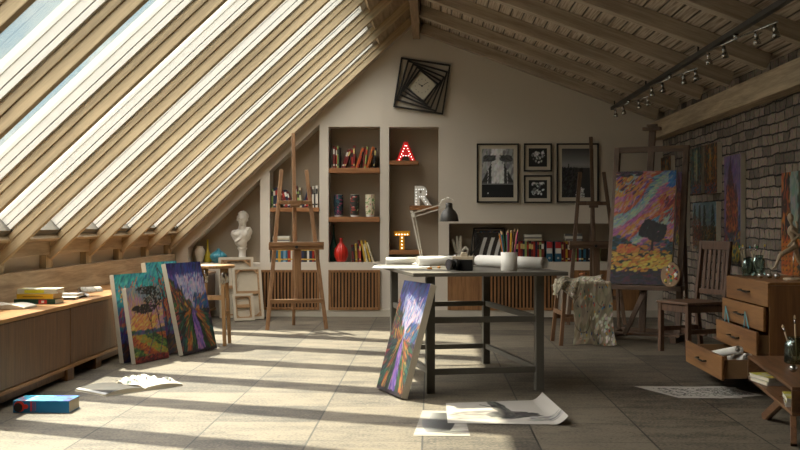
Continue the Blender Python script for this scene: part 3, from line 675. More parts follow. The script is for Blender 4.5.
# ---------------------------------------------------------------- vases and bust in the first niche
def vase(label, x, yb, prof, m, Y=13.03, n=32, flute=0, fk=8, group=None, zb=None):
    z = wz(yb) if zb is None else zb
    bm = bmesh.new(); lathe(bm, prof, n, flute=flute, fk=fk); o = obj('vase', bm, m, loc=(wx(x, Y), Y, z)); return tag(o, label, 'vase', group)
ZN1 = wz(263.5)+.001; ZN = wz(262.3)+.001
vase('cream white ceramic vase left of the yellow bottle vase', 198.7, 0, [(0, 0), (.028, 0), (.034, .01), (.05, .07), (.063, .12), (.06, .155), (.04, .185), (.036, .195), (.044, .205), (.036, .203), (.03, .19), (0, .17)], plain('C9BCA8', .6, name='ceramic'), zb=ZN1)
vase('yellow bottle vase with a long thin neck', 206.5, 0, [(0, 0), (.04, 0), (.046, .02), (.044, .06), (.033, .10), (.016, .15), (.011, .2), (.010, .275), (.013, .285), (.009, .284), (0, .27)], plain('C2AC2E', .35, name='ceramic'), Y=13.12, zb=ZN1)
vase('squat ribbed teal vase left of the plaster bust', 217.3, 0, [(0, 0), (.05, 0), (.08, .03), (.103, .075), (.098, .10), (.07, .125), (.035, .15), (.018, .165), (.02, .178), (.012, .176), (0, .16)], plain('3E8596', .3, name='ceramic'), Y=13.0, n=96, flute=.035, fk=16, zb=ZN1)

def blob(name, parts, m, vox, loc=(0,0,0), rot=0, parent=None, smooth=2):
    """join overlapping forms into one continuous surface"""
    bm = bmesh.new()
    for p in parts:
        if p[0] == 's': sphere(bm, p[1], p[2], p[3] if len(p) > 3 else (1,1,1), 20, 14, p[4] if len(p) > 4 else None)
        else: tube(bm, p[1], p[2], p[3], p[4], 14); sphere(bm, p[1], p[3], u=14, v=8); sphere(bm, p[2], p[4], u=14, v=8)
    me = bpy.data.meshes.new(name); bm.to_mesh(me); bm.free(); me.materials.append(m)
    o = bpy.data.objects.new(name, me); C.objects.link(o); o.location = loc; o.rotation_euler = rot if isinstance(rot, tuple) else (0, 0, rot)
    r = o.modifiers.new('union', 'REMESH'); r.mode = 'VOXEL'; r.voxel_size = vox; r.use_smooth_shade = True
    s = o.modifiers.new('soften', 'SMOOTH'); s.factor = .5; s.iterations = smooth
    if parent: o.parent = parent
    return o
B0 = (wx(241.5, 13.08), 13.08, ZN1)
t = thing('bust', 'white plaster bust of a head and shoulders on a small pedestal', 'bust', B0)
bm = bmesh.new(); box(bm, (.0, 0, .011), (.15, .13, .022)); lathe(bm, [(0, .022), (.062, .022), (.066, .035), (.056, .05), (.045, .065), (.04, .10), (.042, .14), (.052, .155), (.058, .165), (.056, .175), (0, .176)], 32)
obj('pedestal', bm, MARBLE, t, .002)
tl = Euler((0, -.12, 0)).to_matrix()
parts = [('s', (-.01, 0, .31), .10, (1.12, .75, .85)), ('s', (-.085, .0, .33), .05, (1, .9, 1)), ('s', (.065, 0, .355), .052, (1, .9, 1.1)), ('s', (-.015, -.02, .255), .075, (1, .7, 1)), ('s', (.0, 0, .205), .055, (1, .8, .8)),
 ('s', (-.05, -.055, .33), .045, (1.1, .6, .8)), ('s', (.03, -.055, .33), .045, (1, .6, .8)),
 ('t', (-.005, .005, .36), (.005, -.005, .45), .05, .042),
 ('s', (.004, .0, .515), .066, (.88, 1.02, 1.15), tl), ('s', (.0, -.022, .475), .05, (.85, .9, .9)), ('s', (-.008, -.045, .445), .026, (1, .9, .8)),
 ('s', (-.006, -.066, .492), .013, (.7, 1.1, 1.9)), ('s', (-.006, -.074, .482), .012, (1, .9, .8)), ('s', (-.007, -.066, .463), .013, (1.4, .7, .45)), ('s', (-.007, -.064, .456), .012, (1.2, .7, .4)),
 ('s', (-.006, -.055, .515), .03, (1.35, .55, .35)), ('s', (-.026, -.05, .488), .016, (1, .7, .9)), ('s', (.015, -.05, .488), .016, (1, .7, .9)),
 ('s', (-.058, .0, .495), .015, (.5, 1, 1.4)), ('s', (.062, .005, .495), .015, (.5, 1, 1.4))]
rr = random.Random(4)
for i in range(70):
    a = rr.uniform(0, 2*PI); e = rr.uniform(.15, 1.45); x = math.cos(a)*math.cos(e); y = math.sin(a)*math.cos(e)
    if y < -.35 and e < .75: continue
    parts.append(('s', (.004+.06*x, .002+.068*y, .512+.075*math.sin(e)), rr.uniform(.011, .017)))
for i in range(5): parts.append(('t', (.09-.01*i, -.03, .40-.012*i), (-.02-.01*i, -.075, .27-.006*i), .014, .012))
blob('figure', parts, MARBLE, .0045, parent=t); t.scale = (1.07, 1.07, 1.07)

# ================================================================= BOOKS
PAL = {'dark red': '6E1E1C', 'red': '9A2A20', 'black': '1C1A1C', 'navy blue': '1E2A44', 'dark green': '1F3A2E', 'pale green': '8AA05A', 'cream': 'C4B89A', 'white': 'CFCABE', 'ochre yellow': 'B8922E', 'orange': 'B8602A', 'teal blue': '2A5E78', 'grey': '6E6A66', 'light blue': '7AA0B8'}
ORD = ['first', 'second', 'third', 'fourth', 'fifth', 'sixth', 'seventh', 'eighth', 'ninth', 'tenth', 'eleventh', 'twelfth', 'thirteenth', 'fourteenth', 'fifteenth', 'sixteenth', 'seventeenth', 'eighteenth', 'nineteenth', 'twentieth', 'twenty-first', 'twenty-second', 'twenty-third', 'twenty-fourth', 'twenty-fifth', 'twenty-sixth', 'twenty-seventh', 'twenty-eighth', 'twenty-ninth', 'thirtieth']
def cover(c): return plain(PAL.get(c, c), .45, name='book_cover')
def book_mesh(w, h, d, c, band=None):
    """upright book: spine at local -Y, thickness along X, base at z=0"""
    bm = bmesh.new(); k = .003
    bx(-w/2, -w/2+k, 0, d, 0, h, bm); bx(w/2-k, w/2, 0, d, 0, h, bm); bx(-w/2+k, w/2-k, 0, k, 0, h, bm)
    bx(-w/2+k, w/2-k, k, d-.006, .003, h-.004, bm, 1)
    if band:
        bx(-w/2+.001, w/2-.001, -.0008, 0, h*.62, h*.86, bm, 2); bx(-w/2+.001, w/2-.001, -.0008, 0, h*.10, h*.18, bm, 2)
    return bm
def row(x0, x1, zb, where, group, seed, h=(.17, .24), w=(.018, .032), leans=None, depth=.16, Y=12.95, cols=None, gap=0, names=None):
    """books side by side; leans gives groups of (count, angle)"""
    r = random.Random(seed); x = x0; i = 0; cols = cols or list(PAL); seq = leans or [(99, 0)]; pv = None
    for cnt, ang in seq:
        if cnt == 0: x += ang; continue
        first = True
        for _ in range(cnt):
            ww = r.uniform(*w); hh = r.uniform(*h); c = r.choice(cols)
            foot = ww/max(.2, math.cos(ang))
            if ang > 0 and first: pass
            if pv: x += max(0, min(pv[1], hh)*(math.sin(pv[0])-math.sin(ang))) + (.001 if pv[0] != ang else 0)
            elif ang < 0: x += hh*math.sin(-ang)
            pv = (ang, hh)
            if x+foot > x1: break
            band = r.choice([None, 'C8B070', 'D8D4C8', 'B03024', '2A2624']) if names is None else names
            o = obj('book', book_mesh(ww, hh, depth, c, band), [cover(c), PAGES, plain(band or 'C8B070', .5, name='spine_band')])
            o.rotation_euler = (0, ang, 0)
            cx = x+foot/2; zz = zb+abs(math.sin(ang))*ww/2+.0005
            o.location = (cx, Y+r.uniform(0, .015), zz)
            tag(o, '%s upright book, %s from left %s' % (c, ORD[min(i, 29)], where) if abs(ang) < .02 else '%s leaning book, %s from left %s' % (c, ORD[min(i, 29)], where), 'book', group)
            x += foot+.0008; i += 1; first = False
RED = ['dark red', 'red', 'dark red', 'black', 'cream', 'dark green']
row(wx(270.2), wx(318.6), wz(207.6)+.002, 'on the slanted niche shelf', 'books on the slanted niche shelf', 3, h=(.18, .27), w=(.018, .03), leans=[(3, 0), (1, 0), (4, -.28), (2, 0), (2, -.05), (3, .3), (2, 0), (4, 0)], cols=['dark red', 'black', 'navy blue', 'cream', 'white', 'pale green', 'dark red', 'navy blue'])
row(wx(270.2), wx(318.6), ZN, 'on the slanted niche floor', 'books at the bottom of the slanted niche', 12, h=(.215, .23), w=(.022, .036), cols=['navy blue', 'red', 'white', 'teal blue', 'black', 'navy blue', 'light blue', 'ochre yellow'], names='C8A040')
row(wx(332.5), wx(379), wz(167.8)+.002, 'on the highest bookshelf', 'books on the top shelf', 6, h=(.21, .28), w=(.014, .024), leans=[(1, 0), (0, .01), (3, 0), (0, .02), (2, .32), (0, .0), (2, 0), (0, .0), (2, .33), (2, .12), (2, .3), (1, .1)], cols=['red', 'dark red', 'cream', 'dark red', 'black', 'red', 'pale green', 'dark red', 'orange'])
row(wx(350.5), wx(379.3), ZN, 'beside the red vase', 'books beside the red vase', 22, h=(.20, .27), w=(.015, .024), leans=[(3, -.06), (1, 0), (1, 0), (2, -.18), (1, -.25), (1, -.3)], cols=['dark red', 'red', 'black', 'cream', 'ochre yellow'])
z5 = wz(261.8)+.001
row(wx(512.5), wx(545), z5, 'in the low niche behind the pencils', 'books in the long low niche behind the pencils', 31, h=(.235, .255), w=(.02, .03), cols=['pale green', 'navy blue', 'dark red', 'cream', 'red', 'black', 'dark red'])
row(wx(561.5), wx(602), z5, 'in the low niche behind the dark easel', 'books in the long low niche behind the dark easel', 44, h=(.23, .25), w=(.02, .03), cols=['dark red', 'dark red', 'black', 'pale green', 'navy blue', 'teal blue', 'ochre yellow', 'black'])
# lying stacks
def flat_stack(x, Y, z, items, group, where, w=.21, d=.15):
    r = random.Random(int(abs(x)*100)); n = len(items); pos = ['bottom', 'second', 'third', 'fourth', 'fifth']
    for i, (c, th_) in enumerate(items):
        bm = bmesh.new(); k = .0025; bx(-w/2, w/2, -d/2, d/2, 0, k, bm); bx(-w/2, w/2, -d/2, d/2, th_-k, th_, bm); bx(-w/2, w/2, -d/2, -d/2+k, k, th_-k, bm); bx(-w/2+.004, w/2-.004, -d/2+k, d/2-.003, k, th_-k, bm, 1)
        o = obj('magazine', bm, [cover(c), PAGES], loc=(x+r.uniform(-.006, .006), Y, z), rot=(0, 0, r.uniform(-.03, .03)))
        tag(o, '%s magazine, %s of the flat stack %s' % (c, 'topmost' if i == n-1 else pos[i]+' from the base', where) if i else '%s magazine, lowest of the flat stack %s' % (c, where), 'magazine', group); z += th_+.0006
flat_stack(wx(280), 13.03, ZN+.2312, [('white', .022), ('grey', .018), ('cream', .02), ('white', .022)], 'magazines lying on the lower books', 'in the slanted niche')
flat_stack(wx(533), 13.03, z5+.256, [('cream', .022), ('grey', .022), ('white', .026)], 'magazines lying behind the pencils', 'behind the pencils')
flat_stack(wx(574), 13.03, z5+.2512, [('grey', .028), ('white', .028), ('grey', .028)], 'magazines lying behind the dark easel', 'behind the dark easel')
# two binders
for k, (x, wd) in enumerate(((550.3, .078), (561 -.3+.3, .072))):
    if k: x = 560.6
for k, x in enumerate((549.5, 558.2)):
    t = thing('binder', ['red, white and blue ring binder, the left of two standing together', 'red, white and blue ring binder, the right of two standing together'][k], 'binder', (wx(x)-.002, 12.94, z5), 0, 'ring binders in the long niche')
    w = .075; bm = bmesh.new(); bx(-w/2, w/2, 0, .2, 0, .245, bm); obj('cover', bm, plain('23536B', .5, name='binder_card'), t, .002)
    obj('spine_label', bx(-w/2+.004, w/2-.004, -.0015, .0, .165, .24), plain('A02522', .5, name='label'), t); obj('white_label', bx(-w/2+.004, w/2-.004, -.0015, .0, .10, .162), plain('C8C2B4', .5, name='label'), t)
    bm = bmesh.new(); tube(bm, (0, -.004, .045), (0, .0, .045), .013, n=16); obj('finger_ring', bm, plain('C0BAB0', .4, .6, name='ring'), t)

# ---------------------------------------------------------------- vases, tall niche
def pvase(label, x, pal, seed):
    A = art_vase(60, 48, seed, pal); A[:4] = .75
    r0 = .056
    def fn(u, v): 
        r = r0*(.82+.22*math.sin(PI*min(1, v*1.05)*.62+.25)); a = 2*PI*u; return (r*math.cos(a), r*math.sin(a), .27*v)
    t = thing('patterned_vase', label, 'vase', (wx(x, 13.02), 13.02, wz(216.8)+.001), 0, 'patterned vases on the shelf')
    sheet('painted_body', fn, A, INK, t)
    bm = bmesh.new(); lathe(bm, [(0, .0), (.046, .0), (.046, .02), (.044, .02), (.052, .262), (.0515, .27), (.054, .272), (.056, .268)], 32); obj('inner_wall', bm, CREAM, t)
pvase('patterned vase in dark teal and magenta, leftmost of three on the shelf', 338.3, ['1E3A44', '2A5A60', '8A2A5A', '16222A', 'A84A6A'], 1)
pvase('patterned vase with red flowers on black, middle of three on the shelf', 354.6, ['2A2A26', 'B0342A', 'C8C0A8', '3A4A36', '2A2A26'], 2)
pvase('patterned vase with green leaves on cream, rightmost of three on the shelf', 370, ['C8C0A4', '3E6A3A', '5A8A4A', 'C8C0A4', 'A86A6A', '4A7A46'], 3)
vase('tall dark green bottle vase behind the red vase', 333.5, 0, [(0, 0), (.05, 0), (.056, .02), (.056, .12), (.05, .18), (.025, .26), (.014, .33), (.012, .44), (.016, .455), (.01, .452), (0, .43)], plain('1E4A40', .25, name='ceramic'), Y=13.12, zb=ZN)
vase('round ribbed red vase at the bottom of the tall niche', 341, 0, [(0, 0), (.045, 0), (.06, .015), (.082, .07), (.085, .11), (.075, .16), (.045, .205), (.02, .235), (.017, .27), (.022, .29), (.014, .288), (0, .27)], plain('C22A1C', .3, name='ceramic'), Y=13.0, n=96, flute=.03, fk=14, zb=ZN)

# ---------------------------------------------------------------- marquee letters
BULB = plain('FFF0C8', .3, name='bulb', emis=4)
def letter(name, label, outlines, bulbs, x, z, size, mat, bm_mat=None, Y=12.98, emis=None):
    t = thing(name, label, 'letter light', (x, Y, z), 0, 'marquee letters on the small shelves')
    cu = bpy.data.curves.new('letter', 'FONT'); cu.body = outlines; cu.size = size; cu.extrude = .022; cu.offset = .016; cu.align_x = 'CENTER'; cu.bevel_depth = .002
    tmp = bpy.data.objects.new('tmp', cu); me = bpy.data.meshes.new_from_object(tmp, depsgraph=None); bpy.data.objects.remove(tmp)
    for v in me.vertices: v.co = Vector((v.co.x, -v.co.z, v.co.y))
    zmin = min(v.co.z for v in me.vertices)
    for v in me.vertices: v.co.z -= zmin
    me.materials.clear(); me.materials.append(mat)
    o = bpy.data.objects.new('letter_body', me); C.objects.link(o); o.parent = t
    for i, (a, b_) in enumerate(bulbs):
        bb = bmesh.new(); sphere(bb, (a*size, -.028, b_*size), .0052, u=8, v=6); obj('bulb', bb, BULB if emis is None else emis, t)
def seg(p, q, n): return [(p[0]+(q[0]-p[0])*i/(n-1), p[1]+(q[1]-p[1])*i/(n-1)) for i in range(n)]
letter('marquee_letter_a', 'red light-up letter A on its short shelf', 'A', seg((-.28, .05), (-.03, .64), 6)+seg((.28, .05), (.03, .64), 6)+seg((-.12, .22), (.12, .22), 3), wx(405.8), wz(160.7)+.002, .285, plain('E01A1C', .5, name='red_enamel'), emis=plain('FFD8D0', .3, name='bulb_r', emis=3))
letter('marquee_letter_r', 'white light-up letter R on its short shelf', 'R', seg((-.22, .06), (-.22, .66), 6)+seg((-.1, .66), (.08, .66), 3)+[(.2, .58), (.2, .46)]+seg((.1, .36), (-.08, .36), 3)+seg((.1, .26), (.24, .06), 3), wx(421.5), wz(205.7)+.002, .30, plain('D6D2C8', .4, name='white_enamel'), emis=plain('FFFFFF', .3, name='bulb_w', emis=.8))
letter('marquee_letter_t', 'yellow light-up letter T on its short shelf', 'T', seg((-.24, .66), (.24, .66), 5)+seg((0, .52), (0, .08), 4), wx(401.8), wz(250.2)+.002, .285, plain('E09A1E', .5, name='yellow_enamel'))

# ---------------------------------------------------------------- hand sculpture and display stand, long niche
HX = wx(459.5, 13.05)
pts = [('s', (0, 0, .10), .05, (1, .5, 1.25)), ('t', (0, 0, .0), (0, 0, .08), .036, .038), ('s', (.02, 0, .06), .045, (1, .6, 1))]
for (bx0, a, L_) in ((-.042, -.32, .14), (-.016, -.12, .17), (.01, .0, .175)):
    p0 = Vector((bx0, 0, .135)); d = Vector((math.sin(a), -.1, math.cos(a))); p1 = p0+d*L_*.5; p2 = p1+(d+Vector((.03, -.12, 0)))*L_*.5
    pts += [('t', p0, p1, .021, .018), ('t', p1, p2, .018, .014)]
pts += [('t', (.036, 0, .135), (.075, -.012, .175), .019, .017), ('t', (.075, -.012, .175), (.104, -.02, .145), .017, .014), ('t', (.104, -.02, .145), (.100, -.02, .112), .014, .012),
        ('t', (.03, 0, .05), (.072, -.01, .062), .024, .019), ('t', (.072, -.01, .062), (.099, -.02, .104), .019, .013)]
h = blob('hand_sculpture', pts, MARBLE, .004, loc=(HX, 13.05, z5)); tag(h, 'white plaster hand making a ring with thumb and finger, in the low niche', 'sculpture'); h.scale = (.98, .98, .98)

t = thing('magazine_stand', 'black wire display stand holding magazines with curved white shapes in the low niche', 'display stand', (wx(489), 12.99, z5))
bm = bmesh.new(); w = .42; h_ = .405
path(bm, [(-w/2-.02, -.05, .006), (-w/2+.03, .05, h_), (w/2-.02, .05, h_), (w/2, -.03, .006)], .008); path(bm, [(-w/2-.02, -.05, .006), (w/2, -.03, .006)], .006)
path(bm, [(-w/2+.03, .05, h_), (-w/2+.10, -.05, .22), (-w/2+.04, -.05, .14), (-w/2-.01, -.05, .08)], .008); path(bm, [(-w/2+.03, .05, h_), (-w/2+.07, -.05, .16), (-w/2-.02, -.05, .10)], .006)
obj('wire_frame', bm, BLACK, t)
A = Art(64, 56, 3, '2A221C'); A.strokes(200, (0, 1, 0, .9), ['2A221C', '3A2E24', '221C18'], .1, .04, .3, j=.02)
A.strokes(40, (.05, 1, .9, .97), ['8A6A4A', '2A4A5A', '1A3A5A', '6A4A3A'], .05, .03, 0)
for k in range(3):
    for i in range(60):
        u = i/60; cx = .20+k*.27+.20*u**1.3
        for q in range(7): A.dab(cx-.03+q*.017, .03+.72*u, .04, .02, 1.3, 'C8C6C0', .02)
sheet('magazine_cover', lambda u, v: (-w/2+.03+(w-.08)*u, .03*v-.005, .02+.36*v), A.a, INK, t)
obj('backing_board', bx(-w/2+.03, w/2-.05, .034, .04, .02, .38), BLACK, t)

# ================================================================= CLOCK AND FRAMED PICTURES
cx, cz = wx(422), wz(86.3); t = thing('wall_clock', 'square wall clock set in twisted nested black frames', 'clock', (cx, YB-.001, cz))
CLK = plain('211C18', .5, name='clock_frame'); half = .305; ang = -.155
bmf = []
for i in range(5):
    bm = bmesh.new(); y0 = -.03-.003*i; h2 = half; fw = .02
    R_ = Matrix.Rotation(-ang, 3, 'Y')
    for (a, b_, c_, d_) in ((-h2, h2, h2-fw, h2), (-h2, h2, -h2, -h2+fw), (-h2, -h2+fw, -h2+fw, h2-fw), (h2-fw, h2, -h2+fw, h2-fw)):
        box(bm, R_ @ Vector(((a+b_)/2, (y0-.012)/2+.0, (c_+d_)/2)), (b_-a, .028, d_-c_), R_)
    obj('nested_frame', bm, CLK, t)
    th_ = math.radians(7.2); half = half*.832; ang -= th_
h2 = half; R_ = Matrix.Rotation(-ang, 3, 'Y')
bm = bmesh.new(); box(bm, (0, -.012, 0), (h2*2.04, .02, h2*2.04), R_); obj('dial', bm, plain('C4BCA8', .6, name='dial'), t)
bm = bmesh.new()
for k in range(12):
    a = k*PI/6; tube(bm, (.082*math.sin(a), -.024, .082*math.cos(a)), (.082*math.sin(a), -.0215, .082*math.cos(a)), .005, n=8)
obj('hour_marks', bm, BLACK, t)
for (a, L_, w_) in ((-1.0, .05, .008), (1.02, .085, .006)):
    bm = bmesh.new(); d = Vector((math.sin(a), 0, math.cos(a))); bar(bm, Vector((0, -.026, 0))-d*.012, Vector((0, -.026, 0))+d*L_, w_, .002, up=(0, 1, 0)); obj('clock_hand', bm, BLACK, t)
bm = bmesh.new(); tube(bm, (0, -.03, 0), (0, -.02, 0), .011, n=16); obj('centre_cap', bm, BLACK, t)

def framed(label, x0, x1, y0, y1, art, mat_in):
    X0, X1, Z0, Z1 = wx(x0), wx(x1), wz(y1), wz(y0); w = X1-X0; h = Z1-Z0
    t = thing('framed_picture', label, 'framed picture', ((X0+X1)/2, YB-.001, Z0), 0, 'black and white pictures on the back wall')
    f = .018; bm = bmesh.new()
    bx(-w/2, w/2, -.03, 0, 0, f, bm); bx(-w/2, w/2, -.03, 0, h-f, h, bm); bx(-w/2, -w/2+f, -.03, 0, f, h-f, bm); bx(w/2-f, w/2, -.03, 0, f, h-f, bm)
    obj('frame', bm, BLACK, t, .002)
    obj('mat_board', bx(-w/2+f, w/2-f, -.014, -.004, f, h-f), plain('C0B6A4', .8, name='mat_board'), t)
    m = mat_in; sheet('photograph', lambda u, v: (-w/2+m+(w-2*m)*u, -.0155, m*1.02+(h-2*m*1.02)*v), art, INK, t)
framed('black framed grey picture of a pier ramp rising to clouds, leftmost on the wall', 476.5, 518.3, 143.8, 202.8, art_pier(60, 86, 1), .062)
framed('small black framed picture of a pale flower, upper of the two small ones', 523.4, 551.2, 143.8, 171.8, art_flower(44, 44, 2), .058)
framed('small black framed picture of rocky foliage, lower of the two small ones', 523.4, 551.2, 175.4, 203.2, art_flower(44, 44, 9), .058)
framed('black framed seascape with a dark cliff behind the narrow easel', 556, 597.5, 143.8, 202.8, art_cliff(60, 86, 1), .062)

# ================================================================= EASELS
def easel(label, loc, rz, W, WX):
    t = thing('easel', label, 'easel', loc, rz, 'tripod easels by the back wall')
    # front legs lean back and converge
    for s in (-1, 1):
        bm = bmesh.new(); bar(bm, (s*.315, 0, 0), (s*.135, .34, 1.72), .042, .028, up=(0, 1, 0)); obj('front_leg', bm, W, t, .004)
    bm = bmesh.new(); bar(bm, (.0, .085, .30), (.0, .42, 2.13), .04, .026, up=(0, 1, 0)); obj('mast', bm, W, t, .004)
    bm = bmesh.new(); bar(bm, (.012, .50, .0), (.0, .32, 1.42), .035, .026, up=(0, 1, 0)); obj('rear_leg', bm, W, t, .004)
    bm = bmesh.new(); bar(bm, (-.285, .045, .30), (.285, .045, .30), .028, .045); obj('lower_crossbar', bm, WX, t, .003)
    bm = bmesh.new(); bar(bm, (-.18, .24, 1.36), (.18, .24, 1.36), .026, .042); obj('upper_crossbar', bm, WX, t, .003)
    bm = bmesh.new(); bx(-.295, .295, .045, .105, .85, .92, bm); bx(-.295, .295, .03, .045, .89, .935, bm); obj('canvas_tray', bm, WX, t, .004)
    bm = bmesh.new(); bx(-.075, .075, .20, .245, 1.34, 1.385, bm); bx(-.05, .05, .19, .235, 1.31, 1.34, bm); obj('top_clamp', bm, WX, t, .003)
    bm = bmesh.new(); bx(-.02, .055, .10, .125, .28, .87, bm); obj('tray_slide', bm, W, t, .003)
    bm = bmesh.new(); tube(bm, (.0, .02, .88), (.0, .05, .88), .016, n=12); obj('knob', bm, BLACK, t)
    return t
e1 = easel('light brown wooden tripod easel standing empty before the bookshelves', (-1.42, 11.33, 0), .22, EASEL, EASELX)
e2 = easel('narrow dark wooden tripod easel standing empty behind the cloth-covered stool', (1.855, 11.93, 0), .0, DARKE, DARKEX); 

# large studio easel, turned left, leaning back
E3 = (2.02, 10.35, 0); YW = math.radians(-27); TI = math.radians(11)
t = thing('studio_easel', 'large dark studio easel holding the sunset tree painting', 'easel', E3, YW)
def lp(x, z, y=0): return (x, y+math.sin(TI)*z, math.cos(TI)*z+.06)    # point on the leaning plane
for s in (-1, 1):
    bm = bmesh.new(); bar(bm, lp(s*.348, 0, .09), lp(s*.348, 1.86, .09), .055, .06, up=(0, 1, 0)); obj('side_post', bm, DARKE, t, .004)
    bm = bmesh.new(); bar(bm, (s*.348, -.10, .03), (s*.348, .52, .03), .06, .06); obj('base_runner', bm, DARKEX, t, .004)
bm = bmesh.new(); bar(bm, lp(-.376, 1.85, .09), lp(.376, 1.85, .09), .05, .06); obj('top_bar', bm, DARKEX, t, .004)
bm = bmesh.new(); bar(bm, lp(0, .0, .085), lp(0, 2.07, .085), .065, .035, up=(0, 1, 0)); obj('mast', bm, DARKE, t, .004)
bm = bmesh.new(); bar(bm, lp(-.09, 2.06, .06), lp(.09, 2.06, .06), .07, .035); bar(bm, lp(-.05, 2.095, .06), lp(.05, 2.095, .06), .06, .025); obj('top_clamp', bm, DARKEX, t, .006)
bm = bmesh.new(); bar(bm, lp(-.40, .46, -.0), lp(.40, .46, -.0), .15, .045); obj('canvas_tray', bm, DARKEX, t, .004)
bm = bmesh.new(); bar(bm, lp(.03, .44, .03), (-.12, -.08, .06), .045, .03, up=(0, 1, 0)); obj('brace', bm, DARKE, t, .003)
bm = bmesh.new(); bar(bm, (-.40, .02, .065), (.40, .02, .065), .16, .02); obj('base_shelf', bm, DARKEX, t, .003)
bm = bmesh.new(); bar(bm, (-.348, .5, .05), (.348, .5, .05), .05, .05); obj('base_crossbar', bm, DARKEX, t, .003)
for s in (-1, 1):
    bm = bmesh.new(); bar(bm, lp(s*.348, 1.2, .12), (s*.348, .49, .06), .03, .03, up=(0, 1, 0)); obj('rear_brace', bm, DARKE, t, .003)
Mx = Matrix.Translation(E3) @ Matrix.Rotation(YW, 4, 'Z')
pp = Mx @ Vector((-.005, math.sin(TI)*.485-.045, math.cos(TI)*.485+.058))
canvas('painting', 'large painting of a dark tree under a streaked sunset sky on the studio easel', 'painting', .60, 1.13, .045, art_tree(100, 170, 11, True), pp, YW, TI, dim=.8, sat=.95)
# palette leaning on the tray
pc = Mx @ Vector((.31, -.055, .525)); th = thing('palette', 'oval paint palette with colour blobs leaning at the right end of the easel tray', 'palette', pc, Euler((-.16, 0, YW)))
bm = bmesh.new(); n = 40; pr = []
for i in range(n):
    a = 2*PI*i/n; r = .105*(1-.25*math.exp(-((a-2.1)/.22)**2)); pr.append((r*math.cos(a)*.86, .125+r*1.12*math.sin(a)))
prism(bm, pr, 0, .008); obj('board', bm, plain('9A7A58', .5, name='palette_wood'), th, .002)
bm = bmesh.new(); tube(bm, (-.03, -.002, .175), (-.03, .0, .175), .014, n=16); obj('thumb_hole', bm, BLACK, th)
rr = random.Random(5)
for i, c in enumerate(['C8B030', 'B03A2A', 'D8D4C8', '2A5A3A', 'C86A2A', '2A3A7A', 'E0C8A0', '3A8A5A', 'B8302A', 'D8A030', '6A2A3A', 'C8C4B8', '8A2A2A', '3A6A3A']*2):
    a = rr.uniform(0, 2*PI); d = .08*math.sqrt(rr.random()); bm = bmesh.new(); sphere(bm, (d*math.cos(a)*.86, -.001, .12+d*1.1*math.sin(a)), rr.uniform(.009, .016), (1, .25, 1), 10, 6); obj('paint_blob', bm, plain(c, .3, name='paint_blob'), th)

# ================================================================= STOOL WITH PAINT CLOTH
SO = (1.42, 10.13, 0); SR = math.atan2(-.5, .12)+PI/2
t = thing('wooden_stool', 'square wooden stool under the paint-stained cloth', 'stool', SO, math.radians(5))
SW = wood('5A3F2B', '7E5C40', 'Z', 2, .5, name='stool_dark')
for sx in (-1, 1):
    for sy in (-1, 1):
        bm = bmesh.new(); bar(bm, (sx*.225, sy*.20, 0), (sx*.175, sy*.155, .545), .035, .035); obj('leg', bm, SW, t, .003)
obj('seat', bx(-.205, .205, -.185, .185, .545, .575), SW, t, .006)
for sy in (-1, 1): obj('stretcher', bx(-.2, .2, sy*.185-.011, sy*.185+.011, .22, .26), SW, t, .002)
for sx in (-1, 1): obj('stretcher', bx(sx*.205-.011, sx*.205+.011, -.17, .17, .28, .32), SW, t, .002)
# cloth: top bunch + front fall
A = art_rag(120, 150, 4)
def cl(u, v):
    # v: 0 hem at floor (front) .. 0.6 front edge of seat .. 1 back of seat
    x = -.11+.35*u
    if v < .6:
        k = v/.6; z = .012+(.578-.012)*k; f = (1-k)
        y = -.206-.055*f-.013*math.sin(u*7+1.5*k)*f-.004*math.sin(u*16+k*4)*(1-k*.6)-.008
        x += (-.02+.06*u)*f+.02*math.sin(k*5+u*3)*f
        z += .012*math.sin(u*6.5)*f*1.0 if f > .9 else 0
    else:
        k = (v-.6)/.4; z = .584+.008*math.sin(u*15+k*6)*k+.012*abs(math.sin(k*6+u*4)); y = -.206+.39*k
    return (x, y, max(z, .004))
t = thing('paint_cloth', 'cream cloth spattered with paint draped over the stool down to the floor', 'cloth', SO, math.radians(5))
o = sheet('hanging_cloth', cl, A, INK, t); s_ = o.modifiers.new('thick', 'SOLIDIFY'); s_.thickness = .004
A2 = art_rag(70, 50, 9)
def fold(u, v):
    a = v*PI*1.0; x = -.275+.46*u; r = .030+.012*math.sin(u*7+1)+.006*math.sin(u*13)
    side = max(0, .24-u)/.24
    z = .588+r*1.7*math.sin(a)+.006*math.sin(u*9+v*5)-side*.12*(.3+.7*(1-v))
    return (x-.02*math.sin(v*7), -.17+.17*v-.03*math.sin(u*6+1)-side*.02, max(z, .585) if x > -.2 else z)
o = sheet('bunched_cloth', fold, A2, INK, t); s_ = o.modifiers.new('thick', 'SOLIDIFY'); s_.thickness = .005
def flap(u, v):
    k = 1-v; x = -.215-.03*k-.02*math.sin(u*5)*k+.10*u*u*k*0; y = -.21+.30*u; z = .60-.16*k*(1-.45*u)
    return (x-.012*math.sin(u*14+k*2)*k+.0, y, z+.01*math.sin(u*9))
o = sheet('side_fold', flap, art_rag(40, 30, 12), INK, t); s_ = o.modifiers.new('thick', 'SOLIDIFY'); s_.thickness = .005
def tri(u, v):
    k = 1-v; x = -.225+.17*u; z = .60-(.21*k)*(.35+.65*u); y = -.208-.02*k-.012*math.sin(u*9+k*3)
    return (x, y, z)
o = sheet('front_fold', tri, art_rag(40, 40, 15), INK, t); s_ = o.modifiers.new('thick', 'SOLIDIFY'); s_.thickness = .005
tb = thing('paint_tube', 'small orange-pink paint tube lying on top of the bunched cloth', 'paint tube', (SO[0]+.02, SO[1]-.05, .655), .3)
